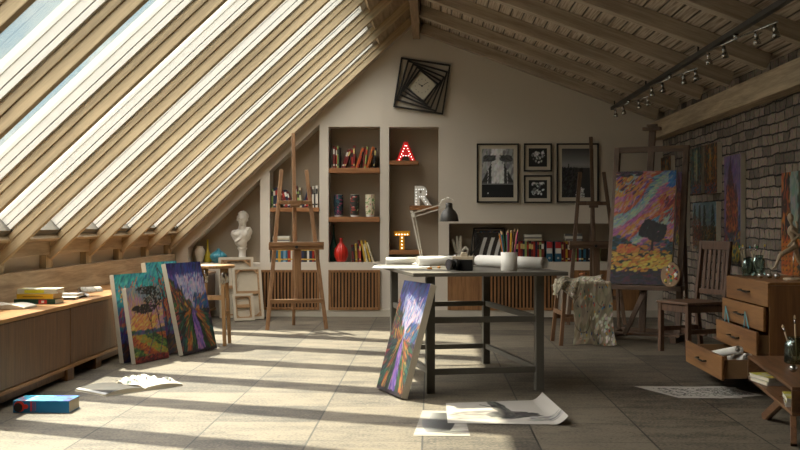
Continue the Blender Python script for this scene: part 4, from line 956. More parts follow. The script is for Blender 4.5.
bm = bmesh.new(); tube(bm, (-.035, 0, 0), (.02, 0, .004), .010, .013, n=12); obj('body', bm, plain('C07A50', .4, name='tube'), tb); bm = bmesh.new(); tube(bm, (.02, 0, .004), (.034, 0, .005), .007, n=10); obj('cap', bm, BLACK, tb)
# ================================================================= GREY TABLE
T0 = Vector((.228, 7.9, 0)); TA = math.atan2(.14, .734)+.018
t = thing('work_table', 'large grey wooden work table in the middle of the room', 'table', T0, TA)
lx, ly = .379, .704; TZ = .813
obj('tabletop', bx(-lx-.145, lx+.16, -ly-.145, ly+.14, TZ-.026, TZ), GREYT, t, .004)
for sx in (-1, 1):
    for sy in (-1, 1): obj('leg', bx(sx*lx-.028, sx*lx+.028, sy*ly-.028, sy*ly+.028, 0, TZ-.027), GREYT2, t, .003)
for z in (.488, .143):
    for sy in (-1, 1): obj('rail', bx(-lx+.029, lx-.029, sy*ly-.014, sy*ly+.014, z-.02, z+.02), GREYT2, t, .002)
for z in (.488, .143):
    for sx in (-1, 1): obj('rail', bx(sx*lx-.014, sx*lx+.014, -ly+.029, ly-.029, z-.02, z+.02), GREYT2, t, .002)

# ---------------------------------------------------------------- rolls of paper
def roll(label, p, q, r, z=None, group=None):
    p = Vector(p); q = Vector(q); c = (p+q)/2; L_ = (q-p).length
    t = thing('paper_roll', label, 'paper roll', c, Euler((0, 0, 0)), group); F = frame_of(q-p)
    t.rotation_mode = 'QUATERNION'; t.rotation_quaternion = F.to_quaternion()
    # local Y is the axis; wound sheet = spiral profile
    bm = bmesh.new(); n = 90; turns = 2.6; prev = None; a = []; b_ = []
    for i in range(n):
        th_ = 2*PI*turns*i/(n-1); rr_ = r*(.42+.58*i/(n-1)); a.append(bm.verts.new((rr_*math.cos(th_), -L_/2+.002*math.sin(i*.6), rr_*math.sin(th_)))); b_.append(bm.verts.new((rr_*math.cos(th_), L_/2, rr_*math.sin(th_))))
    for i in range(n-1):
        f = bm.faces.new((a[i], b_[i], b_[i+1], a[i+1])); f.smooth = True
    o = obj('wound_sheet', bm, PAPER, t, fix=False); s_ = o.modifiers.new('thick', 'SOLIDIFY'); s_.thickness = .0026
    return t
G = 'paper rolls on the grey table'
roll('short paper roll at the left end of the grey table', (-.34, 8.24, TZ+.032), (-.09, 8.27, TZ+.032), .031, group=G)
roll('paper roll lying across the table behind the camera', (-.09, 7.80, TZ+.044), (.33, 7.98, TZ+.044), .043, group=G)
roll('long paper roll ending right of the pencil cup', (.36, 7.93, TZ+.047), (.79, 7.40, TZ+.047), .046, group=G)
# loose curled sheet under the left roll
def sh(u, v): return (-.42+.42*u, 7.62+.46*v+.12*u, TZ+.0015+.0*u+.03*max(0, .12-u)*8*.12)
art = np.full((12, 12, 3), .62); o = sheet('loose_sheet', sh, art, INK); tag(o, 'loose white sheet lying at the left corner of the grey table', 'paper')

# ---------------------------------------------------------------- pencil cup
CUP = (.543, 7.33, TZ); t = thing('pencil_cup', 'white cylindrical cup on the grey table', 'cup', CUP)
bm = bmesh.new(); lathe(bm, [(0, 0), (.054, 0), (.057, .004), (.057, .127), (.053, .127), (.053, .008), (0, .008)], 40); obj('body', bm, plain('D9D4CA', .35, name='white_ceramic'), t)
pc_ = [('D8A020', 'yellow'), ('5A2A8A', 'purple'), ('A02A7A', 'magenta'), ('2A7A6A', 'teal'), ('7AB030', 'lime green'), ('C87A20', 'orange'), ('2A4A8A', 'blue'), ('1A5A50', 'dark green'), ('8A2A5A', 'plum'), ('E0B030', 'golden yellow'), ('4A2A1A', 'dark brown'), ('B0307A', 'pink')]
rr = random.Random(7)
for i, (c, nm) in enumerate(pc_):
    a = i*2*PI/len(pc_)+.2; fx_ = .030*math.cos(a); fy_ = .030*math.sin(a); L_ = .235+.025*rr.random(); d = Vector((math.cos(a)*.17+rr.uniform(-.04, .04), math.sin(a)*.13, 1)).normalized()
    p = Vector((CUP[0]+fx_*.7, CUP[1]+fy_*.7, TZ+.012))
    th = thing('pencil', '%s pencil standing in the white cup' % nm, 'pencil', p, 0, 'pencils in the white cup'); th.rotation_mode = 'QUATERNION'; th.rotation_quaternion = d.to_track_quat('Z', 'Y')
    bm = bmesh.new(); tube(bm, (0, 0, 0), (0, 0, L_), .0058, n=6, smooth=False); obj('shaft', bm, plain(c, .4, name='pencil_paint'), th)
    bm = bmesh.new(); tube(bm, (0, 0, L_), (0, 0, L_+.018), .0058, .0015, n=6); obj('sharpened_tip', bm, plain('C8A878', .6, name='pencil_wood'), th)

# ---------------------------------------------------------------- camera
t = thing('camera', 'black photo camera with pale top plate lying on the grey table', 'camera', (.205, 7.33, TZ), .0)
obj('body', bx(-.01, .088, -.03, .03, 0, .0755), BLACK, t, .006)
obj('grip', bx(-.045, .0, -.028, .028, .004, .0755), BLACK, t, .006)
bm = bmesh.new(); bx(-.05, .09, -.032, .032, .076, .098, bm); prism(bm, [(-.0, .098), (.012, .126), (.045, .126), (.06, .098)], -.026, .026); obj('top_plate', bm, plain('D4C3A8', .5, name='camera_top'), t, .003)
bm = bmesh.new(); ax = Vector((-.85, -.53, 0)); p = Vector((-.02, -.03, .043)); 
tube(bm, p, p+ax*.03, .038, n=28); tube(bm, p+ax*.03, p+ax*.06, .034, .036, n=28); tube(bm, p+ax*.06, p+ax*.07, .038, n=28); obj('lens', bm, DARKM, t)
bm = bmesh.new(); tube(bm, p+ax*.0705, p+ax*.072, .03, n=28); obj('lens_glass', bm, plain('6A6A70', .05, .6, name='lens_glass'), t)
bm = bmesh.new(); tube(bm, (-.028, 0, .098), (-.028, 0, .108), .012, n=16); tube(bm, (.073, 0, .098), (.073, 0, .105), .009, n=16); obj('dials', bm, CHROME, t)
for i, (x, y) in enumerate(((.0, 7.47), (.065, 7.62))):
    bm = bmesh.new(); box(bm, (0, 0, .009), (.026, .018, .014)); tube(bm, (-.022, 0, .008), (-.012, 0, .008), .004, n=8); o = obj('push_pin_box', bm, plain('C07E28', .5, name='orange_plastic'), loc=(x, y, TZ+.001), rot=(0, 0, .3+i), bevel=.003)
    o.name = 'eraser'; tag(o, ['small orange eraser on the table, the nearer of two left of the camera', 'small orange eraser on the table, the farther of two left of the camera'][i], 'eraser', 'erasers on the grey table')

# ---------------------------------------------------------------- desk lamp
LB = Vector((-.062, 8.22, TZ)); t = thing('desk_lamp', 'jointed desk lamp with white arms and dark grey shade on the grey table', 'lamp', LB)
def L3(x, y_px, Y=8.22): return Vector((wx(x, Y), Y, wz(y_px, Y)))-LB
bm = bmesh.new(); lathe(bm, [(0, 0), (.075, 0), (.078, .008), (.07, .018), (.02, .024), (.012, .05), (0, .05)], 32); obj('base', bm, plain('B0AAA0', .4, .3, name='lamp_base'), t)
LW = plain('CFC8BC', .4, .2, name='lamp_arm')
e = L3(413.2, 214.5); h_ = L3(441.5, 206.5); b0 = Vector((.0, 0, .045))
bm = bmesh.new()
for s in (-.012, .012): bar(bm, b0+Vector((s*.5, s, 0)), e+Vector((s, s, 0)), .008)
obj('lower_arm', bm, LW, t)
bm = bmesh.new()
for dz, s in ((.013, .01), (-.020, -.01)): bar(bm, e+Vector((0, s, dz)), h_+Vector((0, s, dz+.004)), .008)
obj('upper_arm', bm, LW, t)
bm = bmesh.new(); tube(bm, e+Vector((0, -.02, -.005)), e+Vector((0, .02, -.005)), .017, n=18); tube(bm, e+Vector((-.012, -.016, .02)), e+Vector((-.012, .016, .02)), .010, n=18); obj('elbow_joint', bm, LW, t)
bm = bmesh.new(); hc = L3(449, 0)*0+L3(449, 221.5); 
lathe(bm, [(.074, 0), (.073, .02), (.066, .05), (.05, .08), (.03, .097), (.027, .11), (.027, .135), (.02, .145), (0, .147)], 36, c=hc)
lathe(bm, [(.070, .002), (.062, .05), (.046, .077), (.026, .094), (0, .094)], 36, c=hc); obj('shade', bm, plain('3A3733', .35, .3, name='lamp_shade'), t)
bm = bmesh.new(); lathe(bm, [(0, .085), (.012, .08), (.02, .06), (.022, .04), (.012, .022), (0, .018)], 16, c=hc); obj('bulb', bm, plain('E8E4DA', .2, name='bulb_off'), t)
bm = bmesh.new(); pts_ = [h_+Vector((-.01, 0, .0))]+[hc+Vector((-.012+.062*math.cos(a), 0, .12+.062*math.sin(a))) for a in [PI*.95, PI*.75, PI*.5, PI*.3, PI*.15]]
path(bm, pts_, .004); obj('cable', bm, LW, t)
bm = bmesh.new(); bar(bm, h_+Vector((-.01, 0, -.004)), hc+Vector((0, 0, .12)), .02, .016); obj('head_bracket', bm, LW, t)

# ================================================================= FLOOR: papers, books
def floor_sheet(name, label, cat, pix, art, zf=None, z=.002, group=None):
    """pix = ground corners BL BR TR TL in metres"""
    P = [Vector(p+(0,)) if len(p) == 2 else Vector(p) for p in pix]; c = sum(P, Vector())/4
    def fn(u, v):
        q = P[0]*(1-u)*(1-v)+P[1]*u*(1-v)+P[2]*u*v+P[3]*(1-u)*v-c; return (q.x, q.y, z+(zf(u, v) if zf else 0))
    o = sheet(name, fn, art, INK); o.location = c; return tag(o, label, cat, group)
floor_sheet('charcoal_drawing', 'charcoal drawing of a pot on paper lying nearest the viewer', 'drawing', [(-.09, 5.70), (.215, 5.70), (.20, 6.45), (-.045, 6.47)], art_pot(72, 90, 1), z=.0025)
def curl(u, v): return .05*max(0, (u-.88)/.12)**2
floor_sheet('charcoal_drawing', 'large charcoal drawing of a seated figure with its right edge curling up', 'drawing', [(.10, 6.05), (.78, 6.02), (.72, 6.86), (.10, 6.72)], art_figure(130, 90, 1), zf=curl, z=.005)
floor_sheet('pencil_sketch', 'grey pencil sketch sheet with an angled left edge on the dark floor at right', 'drawing', [(1.62, 6.98), (2.03, 6.98), (2.12, 7.45), (1.42, 7.47)], art_sketch(90, 50, 1))
floor_sheet('pencil_sketch', 'grey pencil sketch sheet overlapping the other one beside the low table', 'drawing', [(1.88, 6.95), (2.20, 7.08), (2.05, 7.48), (1.72, 7.42)], art_sketch(70, 50, 5), z=.004)

# thick blue book on the floor
def closed_book(name, label, cat, w, h, th_, loc, rz, c1, art, spine_extra=None, group=None):
    t = thing(name, label, cat, loc, rz, group); k = .003; cm = plain(c1, .35, name='book_cover')
    bm = bmesh.new(); bx(-w/2, w/2, -h/2, h/2, 0, k, bm); bx(-w/2, w/2, -h/2, h/2, th_-k, th_, bm); bx(-w/2, w/2, -h/2, -h/2+k, k, th_-k, bm); obj('cover', bm, cm, t, .001)
    obj('pages', bx(-w/2+.004, w/2-.004, -h/2+k, h/2-.005, k, th_-k), PAGES, t)
    if art is not None: sheet('cover_picture', lambda u, v: (-w/2+w*u, -h/2+h*v, th_+.0008), art, INK, t)
    return t
A = Art(80, 40, 2, '1E8CC0'); A.strokes(300, (0, 1, 0, 1), lambda x, y: ['1A6AB8', '2050B0', '1A3A90'] if x > .55 else ['20B0D8', '50D0E8', '1A90C0'], .3, .08, 0)
A.strokes(60, (0, .3, 0, .8), ['D04A3A', 'C83A4A', '2AA0C8'], .12, .05, .5); A.strokes(30, (.85, 1, .3, .6), ['101820'], .1, .05, .2)
t = closed_book('art_book', 'thick blue art book with a red and black spine emblem on the floor', 'book', .34, .20, .072, (-2.335, 6.43, 0), 0, '146A96', A.a)
bm = bmesh.new(); tube(bm, (-.128, -.1112, .040), (-.128, -.1101, .040), .033, n=24); tube(bm, (-.088, -.1112, .04), (-.088, -.1101, .04), .014, n=16); obj('spine_emblem', bm, plain('C8321E', .4, name='emblem'), t)
bm = bmesh.new(); tube(bm, (-.135, -.1122, .034), (-.135, -.111, .034), .027, n=24); obj('emblem_centre', bm, BLACK, t)
bm = bmesh.new(); bx(-.062, -.05, -.111, -.1101, .012, .07, bm); bx(-.04, -.038, -.111, -.1101, .012, .07, bm); bx(-.03, -.028, -.111, -.1101, .016, .066, bm); obj('spine_lettering', bm, plain('B03A4A', .4, name='lettering'), t)

# open magazine on the floor
def open_book(name, label, cat, loc, rz, w, h, artL, artR, rise=.03, cov='2A2522', block=.02, seed=0, crumple=0):
    t = thing(name, label, cat, loc, rz)
    def z(u):   # u 0..1 outer edge to gutter
        return .006+block*(.35+.65*u)+rise*math.sin(PI*min(1, u*1.1))*.6-(.5*block*max(0, (u-.93)/.07))
    for s, art, nm in ((-1, artL, 'left_page'), (1, artR, 'right_page')):
        def fn(u, v, s=s):
            q = u if s < 0 else 1-u; zz = z(q)+crumple*(math.sin(u*9+v*4)*math.sin(v*7+u*3)+.6*math.sin(v*15-u*6)+.5*math.sin(u*23+v*9)+1.2)*.5*(1 if s > 0 else 0)*(1-q*.3)*min(1, v*3); return (s*w/2*(1-q), -h/2+h*v, zz)
        sheet(nm, fn, art, INK, t)
        bm = bmesh.new(); n = 12; pr = [(s*w/2*(1-i/n), z(i/n)-.0015) for i in range(n+1)]+[(s*w/2*(1-i/n), .003) for i in range(n, -1, -1)]
        prism(bm, pr, -h/2, h/2); obj('page_block', bm, PAGES, t)
    obj('cover', bx(-w/2-.004, w/2+.004, -h/2-.004, h/2+.004, 0, .0028), plain(cov, .4, name='book_cover'), t)
    return t
AL = Art(50, 40, 3, '15100D'); AL.strokes(120, (.1, .9, .1, .9), ['15100D', '1C1511', '2A1E16'], .2, .06, .1, j=.01); AL.a[:, :5] = .7
AR = Art(50, 40, 4, 'A8A49C'); AR.strokes(160, (0, 1, .2, 1), ['D8D4CC', 'F0ECE4', '5A5650', '2A2826', 'C0BCB4'], .14, .06, .6)
open_book('open_magazine', 'open magazine with a dark left page and crumpled right page on the floor', 'magazine', (-2.07, 7.29, 0), .86, .62, .36, AL.a, AR.a, .022, 'C8C4BA', .02, crumple=.03)

# ---------------------------------------------------------------- on the sideboard
ZS = .553
closed_book('hardback_book', 'dark green hardback with a red label, base of the stack on the sideboard', 'book', .30, .20, .035, (-2.86, 7.72, ZS), 0.02, '163A2A', None)
t = bpy.data.objects['hardback_book']; obj('spine_label', bx(.03, .09, -.1012, -.1001, .004, .031), plain('B8302A', .4, name='label'), t); obj('spine_lettering', bx(.05, .07, -.1022, -.1011, .01, .025), plain('D8D0C8', .4, name='lettering'), t)
t2 = closed_book('hardback_book', 'yellow book, middle of the stack on the sideboard', 'book', .27, .19, .036, (-2.855, 7.72, ZS+.0365), -.03, 'C29A22', None)
obj('spine_lettering', bx(-.09, .06, -.0962, -.0951, .015, .021), plain('7A5A1A', .5, name='lettering'), t2)
A = Art(50, 30, 5, 'B8B4A4'); A.strokes(80, (0, 1, 0, 1), ['B8B4A4', 'C8C42A', '8A8A5A', 'D8D4C8'], .2, .08, 0)
t3 = closed_book('hardback_book', 'pale grey and yellow book, top of the stack on the sideboard', 'book', .29, .19, .034, (-2.85, 7.73, ZS+.0735), .05, 'B4B09C', A.a)
obj('spine_panel', bx(-.09, .05, -.0962, -.0951, .006, .028), plain('C2BE2A', .4, name='label'), t3)
AW = Art(30, 24, 5, 'CFC8B8'); AW.strokes(50, (0, 1, 0, 1), ['D8D2C4', 'BEB6A4', '9A8E7A'], .2, .06, 0)
open_book('open_book', 'open book with curved pages at the near end of the sideboard', 'book', (-2.94, 7.28, ZS), .0, .36, .24, AW.a, AW.a, .02, '6A5A4A', .02)
# magazines and journals farther along
AB = Art(40, 30, 6, 'C8C4BC'); AB.strokes(60, (0, 1, 0, 1), ['C8C4BC', 'D8D4CC', '8A6A5A', '3A3230'], .2, .05, 0)
closed_book('magazine', 'white magazine with dark pages lying right of the book stack', 'magazine', .24, .17, .018, (-2.83, 8.12, ZS), .1, '3A3532', AB.a)
closed_book('magazine', 'white and brown magazine on top of the dark one, by the wall beam', 'magazine', .24, .15, .02, (-2.84, 8.24, ZS+.0188), -.06, 'C8C2B8', AB.a)
AC = Art(40, 30, 7, 'B8B4AC'); AC.strokes(60, (0, 1, 0, 1), ['C83A2A', 'B8B4AC', '5A5652', 'D8D4CC', '2A2826'], .14, .06, .4)
for k, (x, y, lab) in enumerate(((-2.78, 8.40, 'crumpled red and white leaflet lying on the sideboard'), (-2.74, 8.52, 'grey rolled-up leaflet beside the red and white leaflet'))):
    def fn(u, v, k=k): a = u*PI*(1.2 if k else .6); r = .035 if k else .06; return ((-.06+.12*u) if not k else .035*math.cos(a)*1.0, -.09+.18*v, .004+(.02*abs(math.sin(u*7+v*5)) if not k else .035+.03*math.sin(a-.3)))
    o = sheet('leaflet', fn, AC.a if not k else AW.a*.8, INK); o.location = (x, y, ZS); o.rotation_euler = (0, 0, .4-k*1.2); s_ = o.modifiers.new('thick', 'SOLIDIFY'); s_.thickness = .002; tag(o, lab, 'leaflet')

# ================================================================= WOODEN CHAIR
CW = wood('4A3426', '6A4C38', 'Z', 2, .5, name='chair_wood')
fl = Vector((2.053, 9.55)); fr = Vector((2.218, 9.19)); n_ = Vector((.91, .41)); cyaw = math.atan2(-.36, .165)  # local x: left->right of the front edge, local y: front->back
t = thing('wooden_chair', 'dark wooden chair with a slatted back standing by the brick wall', 'chair', ((fl+fr)/2).to_3d(), cyaw)
w2 = .19; dp = .39
for s in (-1, 1):
    bm = bmesh.new(); bar(bm, (s*w2, 0, 0), (s*w2, 0, .43), .042, .04, up=(0, 1, 0)); obj('front_leg', bm, CW, t, .004)
    bm = bmesh.new(); bar(bm, (s*w2, dp+.05, 0), (s*w2, dp, .43), .04, .04, up=(0, 1, 0)); bar(bm, (s*w2, dp, .42), (s*w2*.98, dp+.06, .965), .036, .038, up=(0, 1, 0)); obj('back_post', bm, CW, t, .004)
    bm = bmesh.new(); bar(bm, (s*w2, .02, .20), (s*w2, dp+.02, .20), .022, .04); obj('side_stretcher', bm, CW, t, .002)
    bm = bmesh.new(); bar(bm, (s*w2, .02, .395), (s*w2, dp, .395), .022, .06); obj('apron', bm, CW, t, .002)
obj('apron', bx(-w2+.02, w2-.02, -.01, .012, .365, .425), CW, t, .002); obj('apron', bx(-w2+.02, w2-.02, dp-.01, dp+.012, .365, .425), CW, t, .002)
obj('front_stretcher', bx(-w2+.02, w2-.02, .20, .222, .16, .20), CW, t, .002)
obj('seat', bx(-.22, .22, -.03, dp+.0, .431, .455), wood('523A2A', '735540', 'X', 2, .45, name='seat_wood'), t, .006)
obj('top_rail', (lambda b_: (bar(b_, (-w2-.02, dp+.057, .94), (w2+.02, dp+.057, .94), .03, .075), b_)[1])(bmesh.new()), CW, t, .005)
obj('lower_rail', (lambda b_: (bar(b_, (-w2, dp+.02, .53), (w2, dp+.02, .53), .022, .045), b_)[1])(bmesh.new()), CW, t, .003)
for i in range(5):
    x = -w2+.065+i*(2*w2-.13)/4; bm = bmesh.new(); bar(bm, (x, dp+.022, .545), (x, dp+.054, .91), .036, .012, up=(0, 1, 0)); obj('back_slat', bm, CW, t, .002)

# ================================================================= CHEST OF DRAWERS
X0c, Y0c, Y1c, XBc = 2.215, 7.05, 8.03, 2.72
CZ = .75
t = thing('chest_of_drawers', 'wooden chest with four drawers pulled out in steps by the brick wall', 'chest of drawers', ((X0c+XBc)/2, (Y0c+Y1c)/2, 0))
ox, oy = (X0c+XBc)/2, (Y0c+Y1c)/2
def cb(name, a, b_, c_, d_, e_, f_, m, par=None, bev=.002): return obj(name, bx(a-ox, b_-ox, c_-oy, d_-oy, e_, f_), m, par or t, bev)
cb('top', X0c+.012, XBc, Y0c, Y1c, CZ-.02, CZ, CHESTW); cb('side_panel', X0c+.012, XBc, Y0c, Y0c+.02, .085, CZ-.021, CHESTZ); cb('side_panel', X0c+.012, XBc, Y1c-.02, Y1c, .085, CZ-.021, CHESTZ)
cb('back_panel', XBc-.012, XBc, Y0c+.021, Y1c-.021, .085, CZ-.021, CHESTZ); cb('bottom', X0c+.02, XBc-.013, Y0c+.021, Y1c-.021, .085, .1, CHESTW)
cb('plinth', X0c+.06, XBc-.02, Y0c+.03, Y1c-.03, 0, .084, plain('2A1E16', .7, name='plinth'))
dh = .158; ext = [.0, .03, .075, .30]
HND = plain('3A3632', .3, .8, name='handle_metal')
DIN = plain('8A6A48', .7, name='drawer_inside')
for i in range(4):
    z1 = CZ-.005-i*(dh+.003); z0 = z1-dh; xf = X0c-ext[i]
    d = cb('drawer', xf, xf+.018, Y0c+.001, Y1c-.001, z0, z1, wood('6A4527', '93693F', 'Y', .7, .4, rot=None, name='drawer_front%d' % i), None, .003)
    cb('drawer_box', xf+.018, xf+.44, Y0c+.025, Y0c+.037, z0+.01, z1-.025, DIN, d, 0); cb('drawer_box', xf+.018, xf+.44, Y1c-.037, Y1c-.025, z0+.01, z1-.025, DIN, d, 0); cb('drawer_base', xf+.018, xf+.44, Y0c+.037, Y1c-.037, z0+.01, z0+.018, DIN, d, 0)
    yc = (Y0c+Y1c)/2; bm = bmesh.new(); zc = (z0+z1)/2-oy*0
    path(bm, [(xf-ox, yc-.1-oy, zc), (xf-.028-ox, yc-.1-oy, zc), (xf-.028-ox, yc+.1-oy, zc), (xf-ox, yc+.1-oy, zc)], .006); obj('handle', bm, HND, d)
# rolls in the lowest drawer, set squares in the second
zb4 = CZ-.005-3*(dh+.003)-dh+.02
roll('paper roll poking up out of the open bottom drawer', (2.02, 7.84, zb4+.045), (2.07, 7.20, zb4+.165), .032, group='paper rolls in the bottom drawer')
roll('paper roll lying low in the open bottom drawer', (2.17, 7.72, zb4+.05), (2.11, 7.13, zb4+.115), .040, group='paper rolls in the bottom drawer')
CY = plain('5FA6B4', .4, name='cyan_plastic')
def setsq(label, y, lean_, s):
    t_ = thing('set_square', label, 'set square', (X0c-.046, y, CZ-.005-2*(dh+.003)-dh+.0185), Euler((0, 0, -PI/2+lean_)), 'set squares in the third drawer')
    bm = bmesh.new(); A_, B_, C_ = Vector((-s/2, 0, 0)), Vector((s/2, 0, 0)), Vector((-.35*s, 0, .245))
    for p, q in ((A_, B_), (B_, C_), (C_, A_)): bar(bm, p, q, .014, .003, up=(0, 1, 0))
    obj('frame', bm, CY, t_)
setsq('cyan set square sticking out of the third drawer, the left one', 7.80, .0, .24); setsq('cyan set square sticking out of the third drawer, the right one', 7.32, .0, .24)

# ---------------------------------------------------------------- jars with brushes
GL = glass('E4EFEC', .1, 'jar_glass')
def jar(name, label, loc, r, h, group=None):
    t_ = thing(name, label, 'jar', loc, 0, group); bm = bmesh.new()
    lathe(bm, [(0, .002), (r*.9, .0), (r, .01), (r, h*.68), (r*.9, h*.8), (r*.72, h*.88), (r*.72, h*.95), (r*.78, h*.97), (r*.76, h), (r*.68, h), (r*.66, h*.87), (r*.84, h*.78), (r*.94, h*.66), (r*.94, .014), (0, .012)], 32); obj('glass_body', bm, GL, t_); return t_
def brush(label, p, d, L_, c, tip, group, w=.004):
    th = thing('paint_brush', label, 'paint brush', p, 0, group); th.rotation_mode = 'QUATERNION'; th.rotation_quaternion = Vector(d).to_track_quat('Z', 'Y')
    bm = bmesh.new(); tube(bm, (0, 0, 0), (0, 0, L_*.8), w*.7, w, n=8); obj('handle', bm, plain(c, .5, name='brush_handle'), th)
    bm = bmesh.new(); tube(bm, (0, 0, L_*.8), (0, 0, L_*.9), w*1.1, w*1.2, n=8); obj('ferrule', bm, CHROME, th)
    bm = bmesh.new(); lathe(bm, [(w*1.2, L_*.9), (w*1.6, L_*.94), (w*.8, L_*.985), (0, L_)], 8); obj('bristles', bm, plain(tip, .8, name='bristles'), th)
J1 = (2.345, 7.93, CZ+.001); jar('glass_jar', 'pale glass jar holding brushes, left of two on the chest', J1, .042, .13, 'glass jars on the chest')
J2 = (2.44, 7.99, CZ+.001); jar('glass_jar', 'bluish glass jar, right of two on the chest', J2, .05, .15, 'glass jars on the chest')
rr = random.Random(3); cn = [('2E8A4A', 'green'), ('C8B040', 'yellow'), ('2E9A5A', 'bright green'), ('D8D4C8', 'white'), ('B8A030', 'mustard'), ('4A8AA0', 'blue')]
for i, (c, nm) in enumerate(cn):
    J = J1 if i < 4 else J2; a = i*1.7; brush('%s-tipped brush in a glass jar on the chest' % nm, (J[0]+.012*math.cos(a), J[1]+.012*math.sin(a), J[2]+.016), (math.cos(a+.3)*.30, math.sin(a)*.10, 1), .21+.02*rr.random(), 'A89878', c, 'brushes on the chest')
# steel balls
def balls(pts_, z, r, where, group):
    for i, (x, y) in enumerate(pts_):
        bm = bmesh.new(); sphere(bm, (0, 0, r), r, u=24, v=14); o = obj('steel_ball', bm, CHROME, loc=(x, y, z)); tag(o, 'polished steel ball, %s of three %s' % (['leftmost', 'middle one', 'rightmost'][i], where), 'ball', group)
balls([(2.325, 7.56), (2.385, 7.55), (2.42, 7.50)], CZ+.0005, .02, 'on the chest of drawers', 'steel balls on the chest')

# ---------------------------------------------------------------- running wooden figure
MQ = wood('9A8468', 'BBA588', 'Z', 3, .5, name='mannequin_wood')
MB = Vector((2.47, 7.30, CZ+.001)); t = thing('mannequin', 'pale wooden artist mannequin in a running pose on the chest', 'mannequin', MB)
def mp_(x, y, dy=0): return Vector(((x-785)/145, dy, (278.5-y)/145))
bm = bmesh.new(); lathe(bm, [(0, 0), (.072, 0), (.074, .008), (.066, .018), (0, .02)], 32); obj('stand', bm, MQ, t)
bm = bmesh.new(); tube(bm, (0, .02, .018), (0, .01, .2), .003, n=8); obj('support_rod', bm, CHROME, t)
hd = mp_(781.5, 217); nk = mp_(782.5, 224); ch = mp_(783, 230); wa = mp_(784.5, 238.5); hp = mp_(785.5, 245)
P_ = [('s', hd, .026, (.8, .9, 1.25), Euler((0, -.15, 0)).to_matrix()), ('t', hd-Vector((0, 0, .02)), nk, .010, .010), ('s', ch, .034, (.95, .75, 1.15)), ('t', ch, wa, .026, .018), ('s', hp, .027, (1, .8, .85)), ('t', wa, hp, .018, .022)]
def limb(*p): return [('t', p[i][0], p[i+1][0], p[i][1], p[i+1][1]) for i in range(len(p)-1)]
P_ += limb((hp+Vector((-.006, -.02, -.004)), .021), (mp_(770, 253.5, -.03), .014), (mp_(769, 256, -.03), .0135), (mp_(765.5, 265, -.03), .008), (mp_(762.5, 267.5, -.03), .007))
P_ += limb((hp+Vector((.008, .02, -.004)), .020), (mp_(791, 259, .03), .0135), (mp_(797.5, 270, .03), .0085), (mp_(801.5, 271.5, .03), .007))
P_ += limb((ch+Vector((-.01, -.032, .015)), .013), (mp_(787.5, 234.5, -.045), .010), (mp_(780, 241, -.05), .0075), (mp_(777, 244.5, -.05), .008))
P_ += limb((ch+Vector((.01, .03, .015)), .013), (mp_(790, 234, .045), .010), (mp_(790.5, 224, .05), .0075), (mp_(789.5, 221, .05), .008))
blob('figure', P_, MQ, .0035, parent=t, smooth=3)

# ================================================================= LOW TABLE
LT = Vector((2.27, 6.05, 0)); la = math.atan2(-.16, 1.29)   # long side runs nearly along Y
t = thing('low_table', 'low wooden table with an open shelf and splayed legs at the right edge', 'side table', LT, la)
LTW = wood('553A26', '7A5638', 'Y', 1.2, .4, name='low_table_wood'); hw, hl = .36, .655; zt, zb = .31, .165
obj('top', bx(-hw, hw, -hl, hl, zt-.018, zt), LTW, t, .003); obj('bottom_shelf', bx(-hw, hw, -hl, hl, zb, zb+.018), LTW, t, .003)
obj('front_panel', bx(-hw, hw, -hl, -hl+.018, zb+.0185, zt-.0185), LTW, t, .002); obj('rear_panel', bx(-hw, hw, hl-.018, hl, zb+.0185, zt-.0185), LTW, t, .002)
obj('divider', bx(-.01, .01, -hl+.019, hl-.019, zb+.0185, zt-.0185), LTW, t)
for sx in (-1, 1):
    for y0_, y1_ in ((.20, -.17), (-.60, -.44)): bm = bmesh.new(); bar(bm, (sx*(hw-.02), y0_, 0.0), (sx*(hw-.05), y1_, zb-.001), .032, .05); obj('leg', bm, LTW, t, .003)
LM = Matrix.Translation(LT) @ Matrix.Rotation(la, 4, 'Z')
def on_low(x, y, z): return LM @ Vector((x, y, z))
YC = '9A8A2A'
for (px, py, ang_, lab) in ((-.26, .36, .25, 'in the far half of the low table shelf'), (-.25, -.40, -.15, 'in the near half of the low table shelf')):
    z = zb+.0188
    for j, c in enumerate(('C0BCB0', 'B8B4A8')):
        A = Art(24, 24, 3+j, 'B0A83A'); A.strokes(40, (0, 1, 0, 1), ['C2B82A', 'B8B4A8', '8A8A5A'], .3, .1, .4)
        q = on_low(px, py, z); closed_book('paperback_book', 'grey and yellow book, %s one %s' % ('lower' if j == 0 else 'upper', lab), 'book', .19, .24, .022, q, la+ang_+j*.06, c, A.a, group='books on the low table shelf'); z += .0235
q = on_low(-.14, .30, zt+.001); jar('glass_jar', 'large glass jar with brushes on the low table', q, .07, .155)
for i, (dx, dy, L_, c) in enumerate(((-.28, .1, .22, 'A08868'), (.0, .12, .27, 'B49A70'), (.24, .05, .26, 'B8A078'))):
    brush('%s brush handle in the jar on the low table' % ['left-leaning', 'upright pale', 'right-leaning'][i], q+Vector((dx*.06, 0, .016)), (dx, dy, 1), L_, c, 'B8A078', 'brushes on the low table', .005)
bq = [on_low(-.24, -.10, 0), on_low(-.18, -.10, 0), on_low(-.145, -.17, 0)]; balls([(p.x, p.y) for p in bq], zt+.0005, .022, 'on the low table', 'steel balls on the low table')
